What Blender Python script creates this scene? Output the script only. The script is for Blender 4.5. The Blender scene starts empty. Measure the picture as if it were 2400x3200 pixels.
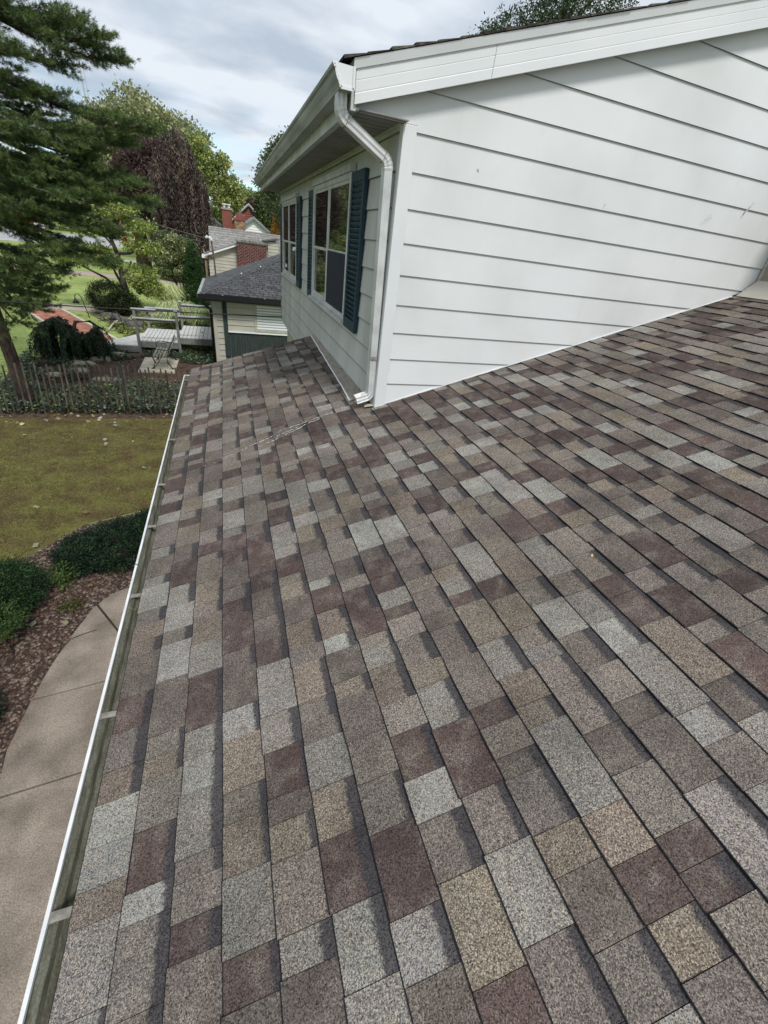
import bpy, math, random
import numpy as np
from mathutils import Vector, Matrix
R = math.radians
rng = np.random.default_rng(7)
random.seed(7)
scn = bpy.context.scene
col = scn.collection

# ------------------------------------------------------------------ camera
cam_d = bpy.data.cameras.new('camera')
cam = bpy.data.objects.new('camera', cam_d); col.objects.link(cam)
cam.location = (0.5367, 0.0, 1.7169)
cam.rotation_euler = (1.0109, -0.1154, -0.3078)
cam_d.sensor_fit = 'VERTICAL'; cam_d.sensor_height = 32.0
cam_d.lens = 32.0*1321.7/3200
cam_d.clip_start = 0.05; cam_d.clip_end = 3000
scn.camera = cam

# ------------------------------------------------------------------ world
w = bpy.data.worlds.new('World'); scn.world = w; w.use_nodes = True
nt = w.node_tree; nt.nodes.clear()
def N(tree, t, **k):
    n = tree.nodes.new(t)
    for a, b in k.items(): setattr(n, a, b)
    return n
SUN_EL, SUN_AZ = 52, 168          # azimuth clockwise from +Y
sky = N(nt, 'ShaderNodeTexSky', sky_type='NISHITA', sun_disc=False)
sky.sun_elevation = R(SUN_EL); sky.sun_rotation = R(SUN_AZ)
tc = N(nt, 'ShaderNodeTexCoord'); sep = N(nt, 'ShaderNodeSeparateXYZ')
nt.links.new(tc.outputs['Generated'], sep.inputs[0])
def M(tree, op, a, b=None, c=None):
    m = N(tree, 'ShaderNodeMath', operation=op)
    for i, v in enumerate((a, b, c)):
        if v is None: continue
        if isinstance(v, (int, float)): m.inputs[i].default_value = v
        else: tree.links.new(v, m.inputs[i])
    return m.outputs[0]
zz = M(nt, 'ADD', M(nt, 'MAXIMUM', sep.outputs[2], 0.0), 0.16)
cx = M(nt, 'DIVIDE', sep.outputs[0], zz); cy = M(nt, 'DIVIDE', sep.outputs[1], zz)
comb = N(nt, 'ShaderNodeCombineXYZ'); nt.links.new(cx, comb.inputs[0]); nt.links.new(cy, comb.inputs[1])
mp = N(nt, 'ShaderNodeMapping'); mp.inputs['Rotation'].default_value = (0, 0, R(-28)); mp.inputs['Scale'].default_value = (0.95, 1.25, 1)
mp.inputs['Location'].default_value = (1.3, 0.4, 0)
nt.links.new(comb.outputs[0], mp.inputs[0])
n1 = N(nt, 'ShaderNodeTexNoise'); n1.inputs['Scale'].default_value = 1.6; n1.inputs['Detail'].default_value = 6; n1.inputs['Roughness'].default_value = .52; n1.inputs['Distortion'].default_value = .1
nt.links.new(mp.outputs[0], n1.inputs['Vector'])
r1 = N(nt, 'ShaderNodeValToRGB')
e = r1.color_ramp.elements
e[0].position = .38; e[0].color = (4.9, 5.7, 6.7, 1)
e[1].position = .585; e[1].color = (7.9, 8.5, 9.2, 1)
m_ = r1.color_ramp.elements.new(.48); m_.color = (6.3, 7.0, 7.9, 1)
nt.links.new(n1.outputs[0], r1.inputs[0])
n2 = N(nt, 'ShaderNodeTexNoise'); n2.inputs['Scale'].default_value = 2.2; n2.inputs['Detail'].default_value = 4
nt.links.new(mp.outputs[0], n2.inputs['Vector'])
# cover: nearly full cloud, opening to blue low over the horizon
low = M(nt, 'SUBTRACT', 1.0, M(nt, 'MULTIPLY', M(nt, 'MAXIMUM', sep.outputs[2], 0.0), 5.5))
low = M(nt, 'MAXIMUM', low, 0.0)
gap = M(nt, 'MULTIPLY', M(nt, 'ADD', low, 0.02), M(nt, 'MULTIPLY', M(nt, 'SUBTRACT', n2.outputs[0], .40), 6.0))
gap = M(nt, 'MINIMUM', M(nt, 'MAXIMUM', gap, 0.0), 0.92)
blue = N(nt, 'ShaderNodeMixRGB', blend_type='MULTIPLY'); blue.inputs[0].default_value = 1; blue.inputs[2].default_value = (1.5, 1.7, 1.75, 1)
nt.links.new(sky.outputs[0], blue.inputs[1])
mx = N(nt, 'ShaderNodeMixRGB')
nt.links.new(gap, mx.inputs[0]); nt.links.new(r1.outputs[0], mx.inputs[1]); nt.links.new(blue.outputs[0], mx.inputs[2])
bg = N(nt, 'ShaderNodeBackground'); bg.inputs[1].default_value = 0.085
out = N(nt, 'ShaderNodeOutputWorld')
nt.links.new(mx.outputs[0], bg.inputs[0]); nt.links.new(bg.outputs[0], out.inputs[0])

sl = bpy.data.lights.new('sun', 'SUN'); sl.energy = 2.3; sl.angle = R(12); sl.color = (1, .965, .92)
so = bpy.data.objects.new('sun', sl); col.objects.link(so)
az = R(SUN_AZ); el = R(SUN_EL)
sd = Vector((math.sin(az)*math.cos(el), math.cos(az)*math.cos(el), math.sin(el)))
so.rotation_euler = sd.to_track_quat('Z', 'Y').to_euler(); so.location = (5, -10, 20)

vs = scn.view_settings
vs.view_transform = 'Standard'; vs.look = 'None'; vs.exposure = 0.28; vs.gamma = 1
vs.use_curve_mapping = False

# ------------------------------------------------------------------ materials
MATS = {}
def mat(name, c1, c2=None, scale=8, rough=.8, bump=0, bscale=None, metal=0, detail=4, amt=.5, stretch=None, spec=.3, attr=False, transl=0, fine=0, fscale=300, dist=.0, lo=.35, hi=.65):
    if name in MATS: return MATS[name]
    m = bpy.data.materials.new(name); m.use_nodes = True; t = m.node_tree
    b = t.nodes['Principled BSDF']; L = t.links
    b.inputs['Roughness'].default_value = rough; b.inputs['Metallic'].default_value = metal
    b.inputs['Specular IOR Level'].default_value = spec
    g = N(t, 'ShaderNodeNewGeometry'); vec = g.outputs['Position']
    if stretch:
        mpn = N(t, 'ShaderNodeMapping'); mpn.inputs['Scale'].default_value = stretch; L.new(vec, mpn.inputs[0]); vec = mpn.outputs[0]
    nz = N(t, 'ShaderNodeTexNoise'); nz.inputs['Scale'].default_value = scale; nz.inputs['Detail'].default_value = detail; nz.inputs['Distortion'].default_value = dist
    L.new(vec, nz.inputs['Vector'])
    rp = N(t, 'ShaderNodeValToRGB'); rp.color_ramp.elements[0].position = lo; rp.color_ramp.elements[1].position = hi
    rp.color_ramp.elements[0].color = (*c1, 1); rp.color_ramp.elements[1].color = (*(c2 or c1), 1)
    L.new(nz.outputs[0], rp.inputs[0]); c = rp.outputs[0]
    if attr:
        a = N(t, 'ShaderNodeAttribute', attribute_name='tint')
        mm = N(t, 'ShaderNodeMixRGB', blend_type='MULTIPLY'); mm.inputs[0].default_value = 1
        L.new(c, mm.inputs[1]); L.new(a.outputs['Color'], mm.inputs[2]); c = mm.outputs[0]
    if fine:
        f = N(t, 'ShaderNodeTexNoise'); f.inputs['Scale'].default_value = fscale; f.inputs['Detail'].default_value = 2; L.new(g.outputs['Position'], f.inputs['Vector'])
        fr = N(t, 'ShaderNodeMapRange'); fr.inputs[1].default_value = .3; fr.inputs[2].default_value = .7; fr.inputs[3].default_value = 1-fine; fr.inputs[4].default_value = 1+fine
        L.new(f.outputs[0], fr.inputs[0])
        mm = N(t, 'ShaderNodeVectorMath', operation='SCALE'); L.new(c, mm.inputs[0]); L.new(fr.outputs[0], mm.inputs['Scale']); c = mm.outputs[0]
    L.new(c, b.inputs['Base Color'])
    if bump:
        nb = N(t, 'ShaderNodeTexNoise'); nb.inputs['Scale'].default_value = bscale or scale*4; nb.inputs['Detail'].default_value = 5; L.new(vec, nb.inputs['Vector'])
        bp = N(t, 'ShaderNodeBump'); bp.inputs['Strength'].default_value = bump; bp.inputs['Distance'].default_value = .02
        L.new(nb.outputs[0], bp.inputs['Height']); L.new(bp.outputs[0], b.inputs['Normal'])
    if transl:
        o = t.nodes['Material Output']; tr = N(t, 'ShaderNodeBsdfTranslucent'); L.new(c, tr.inputs[0])
        ms = N(t, 'ShaderNodeMixShader'); ms.inputs[0].default_value = transl
        L.new(b.outputs[0], ms.inputs[1]); L.new(tr.outputs[0], ms.inputs[2]); L.new(ms.outputs[0], o.inputs[0])
    MATS[name] = m; return m

def shingle_mat(name, granule=260, band=True, patch=True):
    m = bpy.data.materials.new(name); m.use_nodes = True; t = m.node_tree; L = t.links
    b = t.nodes['Principled BSDF']; b.inputs['Roughness'].default_value = .9; b.inputs['Specular IOR Level'].default_value = .25
    g = N(t, 'ShaderNodeNewGeometry'); pos = g.outputs['Position']
    oi = N(t, 'ShaderNodeObjectInfo'); at = N(t, 'ShaderNodeAttribute', attribute_name='tint')
    base = N(t, 'ShaderNodeMixRGB', blend_type='MULTIPLY'); base.inputs[0].default_value = 1
    L.new(oi.outputs['Color'], base.inputs[1]); L.new(at.outputs['Color'], base.inputs[2]); c = base.outputs[0]
    nb_ = N(t, 'ShaderNodeTexNoise'); nb_.inputs['Scale'].default_value = 13; nb_.inputs['Detail'].default_value = 6; nb_.inputs['Roughness'].default_value = .65; L.new(pos, nb_.inputs['Vector'])
    rb = N(t, 'ShaderNodeMapRange'); rb.inputs[1].default_value = .46; rb.inputs[2].default_value = .68; rb.inputs[3].default_value = 0; rb.inputs[4].default_value = .70; L.new(nb_.outputs[0], rb.inputs[0])
    bl_ = N(t, 'ShaderNodeMixRGB'); bl_.inputs[2].default_value = (.125, .105, .092, 1); L.new(rb.outputs[0], bl_.inputs[0]); L.new(c, bl_.inputs[1]); c = bl_.outputs[0]
    # speckle of single granules, light, tan and dark
    vo = N(t, 'ShaderNodeTexVoronoi'); vo.inputs['Scale'].default_value = granule; L.new(pos, vo.inputs['Vector'])
    sp = N(t, 'ShaderNodeSeparateColor'); L.new(vo.outputs['Color'], sp.inputs[0])
    nz = N(t, 'ShaderNodeTexNoise'); nz.inputs['Scale'].default_value = granule*.45; nz.inputs['Detail'].default_value = 2; L.new(pos, nz.inputs['Vector'])
    v = M(t, 'ADD', M(t, 'MULTIPLY', sp.outputs[0], .6), M(t, 'MULTIPLY', nz.outputs[0], .75))
    mr = N(t, 'ShaderNodeMapRange'); mr.inputs[1].default_value = .22; mr.inputs[2].default_value = 1.1; mr.inputs[3].default_value = .02; mr.inputs[4].default_value = 2.15
    L.new(v, mr.inputs[0])
    sc = N(t, 'ShaderNodeVectorMath', operation='SCALE'); L.new(c, sc.inputs[0]); L.new(mr.outputs[0], sc.inputs['Scale'])
    lt = N(t, 'ShaderNodeMixRGB'); lt.inputs[2].default_value = (.50, .43, .33, 1)
    sb_ = N(t, 'ShaderNodeSeparateColor'); L.new(c, sb_.inputs[0])
    lf = M(t, 'MINIMUM', M(t, 'MAXIMUM', M(t, 'MULTIPLY', M(t, 'SUBTRACT', sb_.outputs[0], .068), 9.0), .10), .72)
    L.new(M(t, 'MULTIPLY', M(t, 'GREATER_THAN', sp.outputs[1], .82), lf), lt.inputs[0]); L.new(sc.outputs[0], lt.inputs[1]); c = lt.outputs[0]
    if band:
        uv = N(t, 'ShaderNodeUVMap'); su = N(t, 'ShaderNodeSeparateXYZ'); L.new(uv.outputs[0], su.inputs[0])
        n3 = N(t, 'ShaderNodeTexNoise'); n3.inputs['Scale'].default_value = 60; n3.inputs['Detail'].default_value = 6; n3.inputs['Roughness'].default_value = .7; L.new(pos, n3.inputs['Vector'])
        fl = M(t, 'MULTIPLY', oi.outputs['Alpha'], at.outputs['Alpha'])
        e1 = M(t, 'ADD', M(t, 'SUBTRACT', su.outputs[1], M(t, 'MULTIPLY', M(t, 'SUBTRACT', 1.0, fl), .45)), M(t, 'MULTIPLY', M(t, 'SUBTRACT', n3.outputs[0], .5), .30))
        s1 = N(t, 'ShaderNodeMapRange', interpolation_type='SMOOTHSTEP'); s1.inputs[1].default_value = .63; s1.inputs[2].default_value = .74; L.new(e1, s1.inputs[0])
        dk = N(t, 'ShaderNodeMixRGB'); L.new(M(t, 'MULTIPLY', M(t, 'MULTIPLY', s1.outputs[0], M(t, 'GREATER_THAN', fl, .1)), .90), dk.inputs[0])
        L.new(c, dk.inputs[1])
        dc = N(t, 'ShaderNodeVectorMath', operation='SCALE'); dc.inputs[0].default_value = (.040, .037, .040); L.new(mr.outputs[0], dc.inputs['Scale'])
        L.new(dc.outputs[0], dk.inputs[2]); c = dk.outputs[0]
    uvn = N(t, 'ShaderNodeUVMap'); sv = N(t, 'ShaderNodeSeparateXYZ'); L.new(uvn.outputs[0], sv.inputs[0])
    eg = N(t, 'ShaderNodeMixRGB'); eg.inputs[2].default_value = (.012, .012, .016, 1); L.new(M(t, 'LESS_THAN', sv.outputs[1], .022), eg.inputs[0]); L.new(c, eg.inputs[1]); c = eg.outputs[0]
    if patch:   # weathering: worn and grimy areas
        n4 = N(t, 'ShaderNodeTexNoise'); n4.inputs['Scale'].default_value = 3.2; n4.inputs['Detail'].default_value = 7; n4.inputs['Roughness'].default_value = .6; L.new(pos, n4.inputs['Vector'])
        p1 = N(t, 'ShaderNodeMapRange'); p1.inputs[1].default_value = .36; p1.inputs[2].default_value = .64; p1.inputs[3].default_value = .74; p1.inputs[4].default_value = 1.12; L.new(n4.outputs[0], p1.inputs[0])
        s2 = N(t, 'ShaderNodeVectorMath', operation='SCALE'); L.new(c, s2.inputs[0]); L.new(p1.outputs[0], s2.inputs['Scale']); c = s2.outputs[0]
    L.new(c, b.inputs['Base Color'])
    bp = N(t, 'ShaderNodeBump'); bp.inputs['Strength'].default_value = .55; bp.inputs['Distance'].default_value = .0016
    L.new(v, bp.inputs['Height']); L.new(bp.outputs[0], b.inputs['Normal'])
    MATS[name] = m; return m

def brick_mat(name, c1, c2, mortar, sx, proj='xz'):
    m = bpy.data.materials.new(name); m.use_nodes = True; t = m.node_tree; L = t.links; b = t.nodes['Principled BSDF']; b.inputs['Roughness'].default_value = .9
    g = N(t, 'ShaderNodeNewGeometry'); s = N(t, 'ShaderNodeSeparateXYZ'); L.new(g.outputs['Position'], s.inputs[0])
    cb = N(t, 'ShaderNodeCombineXYZ'); L.new(M(t, 'ADD', s.outputs[0], s.outputs[1]), cb.inputs[0]); L.new(s.outputs[2], cb.inputs[1])
    br = N(t, 'ShaderNodeTexBrick'); br.inputs['Scale'].default_value = sx; br.inputs['Color1'].default_value = (*c1, 1); br.inputs['Color2'].default_value = (*c2, 1); br.inputs['Mortar'].default_value = (*mortar, 1)
    br.inputs['Mortar Size'].default_value = .015; br.inputs['Brick Width'].default_value = .5; br.inputs['Row Height'].default_value = .18
    L.new(cb.outputs[0], br.inputs['Vector']); L.new(br.outputs[0], b.inputs['Base Color']); MATS[name] = m; return m

WHITE = mat('white_aluminium', (.64, .66, .67), (.71, .725, .735), scale=1.3, rough=.42, bump=.05, bscale=260, fine=.02, fscale=500, spec=.4)
def siding_mat():
    m = bpy.data.materials.new('white_siding'); m.use_nodes = True; t = m.node_tree; L = t.links; b = t.nodes['Principled BSDF']
    b.inputs['Roughness'].default_value = .48; b.inputs['Specular IOR Level'].default_value = .35
    g = N(t, 'ShaderNodeNewGeometry'); pos = g.outputs['Position']
    n = N(t, 'ShaderNodeTexNoise'); n.inputs['Scale'].default_value = 1.4; n.inputs['Detail'].default_value = 5; L.new(pos, n.inputs['Vector'])
    r = N(t, 'ShaderNodeValToRGB'); r.color_ramp.elements[0].position = .3; r.color_ramp.elements[1].position = .6
    r.color_ramp.elements[0].color = (.60, .615, .61, 1); r.color_ramp.elements[1].color = (.69, .705, .71, 1); L.new(n.outputs[0], r.inputs[0])
    mpn = N(t, 'ShaderNodeMapping'); mpn.inputs['Scale'].default_value = (9, 9, 1.1); L.new(pos, mpn.inputs[0])
    n2 = N(t, 'ShaderNodeTexNoise'); n2.inputs['Scale'].default_value = 1.5; n2.inputs['Detail'].default_value = 8; n2.inputs['Roughness'].default_value = .7; L.new(mpn.outputs[0], n2.inputs['Vector'])
    k = N(t, 'ShaderNodeMapRange'); k.inputs[1].default_value = .60; k.inputs[2].default_value = .78; k.inputs[3].default_value = 0; k.inputs[4].default_value = .20; L.new(n2.outputs[0], k.inputs[0])
    mx = N(t, 'ShaderNodeMixRGB'); mx.inputs[2].default_value = (.36, .36, .345, 1); L.new(k.outputs[0], mx.inputs[0]); L.new(r.outputs[0], mx.inputs[1]); L.new(mx.outputs[0], b.inputs['Base Color'])
    nb = N(t, 'ShaderNodeTexNoise'); nb.inputs['Scale'].default_value = 330; nb.inputs['Detail'].default_value = 2; L.new(pos, nb.inputs['Vector'])
    nb2 = N(t, 'ShaderNodeTexNoise'); nb2.inputs['Scale'].default_value = 5; nb2.inputs['Detail'].default_value = 1; L.new(pos, nb2.inputs['Vector'])
    bp = N(t, 'ShaderNodeBump'); bp.inputs['Strength'].default_value = .25; bp.inputs['Distance'].default_value = .001; L.new(nb.outputs[0], bp.inputs['Height'])
    bp2 = N(t, 'ShaderNodeBump'); bp2.inputs['Strength'].default_value = .35; bp2.inputs['Distance'].default_value = .006; L.new(nb2.outputs[0], bp2.inputs['Height']); L.new(bp.outputs[0], bp2.inputs['Normal'])
    L.new(bp2.outputs[0], b.inputs['Normal']); MATS['white_siding'] = m; return m
SIDING = siding_mat()
TRIM = mat('painted_trim', (.44, .45, .43), (.58, .59, .575), scale=5, rough=.55, fine=.03, spec=.35)
SHUT = mat('shutter_paint', (.006, .030, .050), (.013, .046, .066), scale=6, rough=.5, spec=.4)
SHUTG = mat('faded_shutter_paint', (.03, .06, .06), (.045, .08, .07), scale=6, rough=.55, spec=.4)
GLASS = mat('window_glass', (.012, .014, .016), rough=.03, spec=1.0)
GLASS.node_tree.nodes['Principled BSDF'].inputs['IOR'].default_value = 2.1
SCREEN = mat('insect_screen', (.016, .02, .034), (.022, .026, .042), scale=200, rough=.7)
GRIME = mat('gutter_inside', (.10, .098, .065), (.25, .25, .20), scale=7, rough=.75, stretch=(6, 1.2, 6), fine=.25, fscale=120, lo=.3, hi=.7)
LIP = mat('gutter_lip', (.60, .60, .59), (.78, .79, .79), scale=9, rough=.5, fine=.08, stretch=(3, 1, 3), detail=8, spec=.5)
STRAP = mat('strap_metal', (.17, .155, .13), (.30, .28, .25), scale=40, rough=.6)
SOFFIT = mat('soffit_metal', (.23, .226, .218), (.29, .285, .275), scale=3, rough=.6)
FLASH = mat('flashing', (.22, .19, .16), (.32, .28, .24), scale=9, rough=.5, metal=.1, stretch=(4, 1, 4))
DARK = mat('dark_underlay', (.02, .02, .022), (.03, .03, .03), scale=30, rough=.95)
TAN = mat('tan_wall', (.25, .21, .18), (.30, .26, .225), scale=3, rough=.7)
TANL = mat('tan_flashing', (.52, .48, .41), (.60, .56, .49), scale=5, rough=.6)
SIDING2 = mat('shaded_dirty_siding', (.44, .448, .43), (.56, .565, .55), scale=1.1, rough=.5, stretch=(3, 3, .8), bump=.05, bscale=200, fine=.02, fscale=300, detail=8)  # white siding darkened in colour for the shaded window wall, plus grime
LAPSHADE = mat('lap_shade', (.13, .13, .125), (.24, .24, .23), scale=6, rough=.8)  # dark colour standing for the shade and dirt under siding laps
SHING = shingle_mat('asphalt_shingle', 420)
CONC = mat('concrete', (.165, .135, .108), (.30, .25, .203), scale=2.6, rough=.92, bump=.35, bscale=90, fine=.32, fscale=110, detail=8)
LAWN_N = mat('near_lawn_soil', (.085, .058, .025), (.13, .125, .035), scale=2.3, rough=1, detail=8, bump=.6, bscale=40, fine=.35, fscale=35)
LAWN_F = mat('far_lawn', (.20, .26, .075), (.31, .38, .12), scale=.5, rough=1, detail=10, bump=.4, bscale=20, fine=.25, fscale=9)  # lawn lightened in colour to stand for stronger sun far out
SOIL = mat('mulch', (.055, .034, .024), (.12, .078, .055), scale=9, rough=1, bump=.8, bscale=60, fine=.4, fscale=40, detail=8)
GRAVBASE = mat('gravel_soil', (.035, .025, .02), (.07, .05, .04), scale=20, rough=1, bump=.8, bscale=80)
PEBBLE = mat('pebble', (.75, .75, .75), (1, 1, 1), scale=60, rough=.85, attr=True)
LEAF = mat('leaf', (.8, .8, .8), (1.1, 1.1, 1.1), scale=3, rough=.55, attr=True, transl=.28, spec=.3)
NEEDLE = mat('needle', (.8, .8, .8), (1.1, 1.1, 1.1), scale=2, rough=.6, attr=True, transl=.15, spec=.25)
BLADE = mat('grass_blade', (.85, .85, .85), (1.1, 1.1, 1.1), scale=2, rough=.8, attr=True, transl=.25)
BARK = mat('bark', (.035, .024, .018), (.10, .072, .055), scale=9, rough=.95, bump=1, bscale=30, stretch=(3, 3, .7))
GBARK = mat('grey_bark', (.05, .043, .036), (.12, .10, .085), scale=12, rough=.95, bump=.6, stretch=(3, 3, .7))
DEADW = mat('weathered_twig', (.36, .32, .25), (.5, .46, .38), scale=8, rough=.9)
DECKW = mat('deck_board', (.42, .42, .40), (.62, .62, .59), scale=6, rough=.85, stretch=(8, 1, 1), fine=.15, fscale=30)
DECKP = mat('deck_paint', (.13, .135, .13), (.21, .215, .205), scale=5, rough=.8, fine=.1, fscale=30)
DECKT = mat('rail_cap', (.36, .37, .36), (.5, .51, .5), scale=5, rough=.7)
PICK = mat('fence_wood', (.045, .035, .028), (.10, .080, .065), scale=5, rough=.95, stretch=(5, 5, 1), attr=True)
STEEL = mat('green_steel_post', (.02, .03, .025), (.035, .045, .04), scale=8, rough=.7)
IRON = mat('black_iron', (.018, .018, .018), (.03, .03, .03), scale=20, rough=.5)
BENCHW = mat('bench_slat', (.20, .19, .145), (.34, .32, .25), scale=12, rough=.85)
FLAG = mat('flagstone', (.45, .40, .30), (.60, .55, .43), scale=3.5, rough=.9, detail=8, fine=.1, fscale=20)
ROCK = mat('rock', (.17, .155, .10), (.38, .35, .27), scale=5, rough=.9, bump=.5, detail=8)
BEIGE = mat('beige_siding', (.40, .385, .325), (.47, .455, .39), scale=2, rough=.6)
GREENB = mat('green_boards', (.022, .034, .032), (.04, .055, .050), scale=5, rough=.8, stretch=(6, 6, .6))
DKSH = mat('charcoal_shingle', (.045, .046, .049), (.095, .097, .102), scale=9, rough=.9, attr=True, fine=.25, fscale=60)
GYSH = mat('grey_shingle', (.19, .185, .175), (.30, .29, .275), scale=8, rough=.9, attr=True, fine=.2, fscale=25)
BLACKG = mat('black_gutter', (.008, .008, .01), rough=.35, spec=.5)
BRICKR = mat('red_brick', (.085, .022, .02), (.14, .04, .034), scale=10, rough=.9, attr=True)
MORTAR = mat('mortar', (.33, .27, .25), (.42, .36, .33), scale=10, rough=.95)
BRICKF = brick_mat('far_brick', (.24, .065, .048), (.19, .045, .036), (.33, .17, .14), 2.4)
BRICKT = brick_mat('far_tan_brick', (.42, .25, .14), (.10, .06, .045), (.36, .26, .18), 2.4)
PAVEB = mat('paving_brick', (.36, .15, .10), (.48, .23, .17), scale=4, rough=.9, attr=True)
LIME = mat('limestone_edge', (.50, .46, .36), (.62, .58, .46), scale=6, rough=.9)
ASPH = mat('road', (.33, .33, .33), (.42, .42, .42), scale=.4, rough=.9, fine=.06, fscale=5)
WALK = mat('far_walk', (.33, .29, .23), (.43, .385, .31), scale=1.2, rough=.9, fine=.1, fscale=12)
PINKW = mat('pink_drive', (.38, .29, .25), (.46, .37, .32), scale=1, rough=.9)
BLKW = mat('wire_black', (.012, .012, .012), rough=.6)
WHTW = mat('wire_grey', (.12, .12, .125), rough=.6)
RED = mat('hydrant_red', (.6, .03, .02), rough=.5)
YEL = mat('marker_yellow', (.75, .6, .08), rough=.5)
MAST = mat('tower_steel', (.45, .47, .52), rough=.6)
CHALK = mat('chalk_scrape', (.62, .62, .60), (.75, .75, .73), scale=60, rough=.9)
FLOWER = mat('pale_flower', (.8, .8, .8), (1, 1, 1), scale=3, rough=.7, attr=True, transl=.2)
PINKB = mat('white_paint', (.74, .76, .78), (.8, .82, .84), scale=3, rough=.6)

# ------------------------------------------------------------------ helpers
ORG = {}
def reg(o, org): ORG[o.name] = Vector(org)
def tag(o, label=None, cat=None, group=None, kind=None):
    for k, v in (('label', label), ('category', cat), ('group', group), ('kind', kind)):
        if v: o[k] = v
    return o
def thing(name, label, cat, loc=(0, 0, 0), group=None):
    o = bpy.data.objects.new(name, None); o.empty_display_size = .2; col.objects.link(o); o.location = loc; reg(o, loc)
    return tag(o, label, cat, group)
def link_mesh(name, me, parent=None, org=(0, 0, 0)):
    o = bpy.data.objects.new(name, me); col.objects.link(o)
    if parent is not None:
        o.parent = parent; reg(o, ORG[parent.name])
    else: o.location = org; reg(o, org)
    return o
class MB:
    def __init__(s): s.v = []; s.f = []; s.t = []; s.uv = None
    def add(s, vs, fs, tint=None):
        n = len(s.v); s.v += [tuple(map(float, p)) for p in vs]; s.f += [tuple(i+n for i in f) for f in fs]
        s.t += [tint or (1, 1, 1, 1)]*len(vs); return s
    def box(s, a, b, tint=None):
        (x0, y0, z0), (x1, y1, z1) = a, b
        return s.add([(x0, y0, z0), (x1, y0, z0), (x1, y1, z0), (x0, y1, z0), (x0, y0, z1), (x1, y0, z1), (x1, y1, z1), (x0, y1, z1)],
                     [(0, 3, 2, 1), (4, 5, 6, 7), (0, 1, 5, 4), (1, 2, 6, 5), (2, 3, 7, 6), (3, 0, 4, 7)], tint)
    def obox(s, c, ax, ay, az, tint=None):   # centre and three half axes
        c, ax, ay, az = map(Vector, (c, ax, ay, az)); P = []
        for k in (-1, 1):
            for i, j in ((-1, -1), (1, -1), (1, 1), (-1, 1)): P.append(c+i*ax+j*ay+k*az)
        return s.add(P, [(0, 3, 2, 1), (4, 5, 6, 7), (0, 1, 5, 4), (1, 2, 6, 5), (2, 3, 7, 6), (3, 0, 4, 7)], tint)
    def bar(s, p, q, wd, ht, up=(0, 0, 1), tint=None):
        p, q, up = Vector(p), Vector(q), Vector(up); d = (q-p); side = d.cross(up).normalized(); u = side.cross(d).normalized()
        return s.obox((p+q)/2, d/2, side*wd/2, u*ht/2, tint)
    def tube(s, pts, rad, n=6, tint=None, caps=True):
        pts = [Vector(p) for p in pts]; m = len(pts)
        if isinstance(rad, (int, float)): rad = [rad]*m
        V = []; ref = None
        for i, p in enumerate(pts):
            d = (pts[min(i+1, m-1)]-pts[max(i-1, 0)]).normalized()
            if ref is None: ref = Vector((0, 0, 1)) if abs(d.z) < .9 else Vector((1, 0, 0))
            a = d.cross(ref)
            if a.length < 1e-5: a = d.orthogonal()
            a.normalize(); b = d.cross(a).normalized(); ref = -b if False else ref
            for k in range(n):
                t = 2*math.pi*k/n; V.append(p+(a*math.cos(t)+b*math.sin(t))*rad[i])
        F = [(i*n+k, i*n+(k+1) % n, (i+1)*n+(k+1) % n, (i+1)*n+k) for i in range(m-1) for k in range(n)]
        if caps: F += [tuple(range(n))[::-1], tuple((m-1)*n+k for k in range(n))]
        return s.add(V, F, tint)
    def prism(s, poly, fn0, fn1, tint=None):  # poly of 2D points, two maps to 3D (back, front)
        n = len(poly); V = [fn0(*p) for p in poly]+[fn1(*p) for p in poly]
        F = [tuple(range(n)), tuple(range(2*n-1, n-1, -1))]+[(i, i+n, (i+1) % n+n, (i+1) % n) for i in range(n)]
        return s.add(V, F, tint)
    def mesh(s, name, mats, org=(0, 0, 0)):
        me = bpy.data.meshes.new(name); o = Vector(org)
        me.from_pydata([tuple(Vector(v)-o) for v in s.v], [], s.f)
        a = me.color_attributes.new('tint', 'FLOAT_COLOR', 'POINT'); a.data.foreach_set('color', np.array(s.t, dtype=np.float32).ravel())
        if s.uv is not None:
            u = me.uv_layers.new(name='UVMap'); uvv = np.array(s.uv, dtype=np.float32)
            li = np.empty(len(me.loops), dtype=np.int32); me.loops.foreach_get('vertex_index', li); u.data.foreach_set('uv', uvv[li].ravel())
        me.materials.append(mats); me.update(); return me
    def build(s, name, m, parent=None, org=(0, 0, 0), smooth=False, label=None, kind=None, fix=True):
        o_ = ORG[parent.name] if parent is not None else Vector(org)
        me = s.mesh(name, m, o_)
        if fix:
            import bmesh
            bm = bmesh.new(); bm.from_mesh(me); bmesh.ops.recalc_face_normals(bm, faces=bm.faces); bm.to_mesh(me); bm.free()
        if smooth: me.shade_smooth()
        ob = link_mesh(name, me, parent, o_)
        return tag(ob, label=label, kind=kind)
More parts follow.
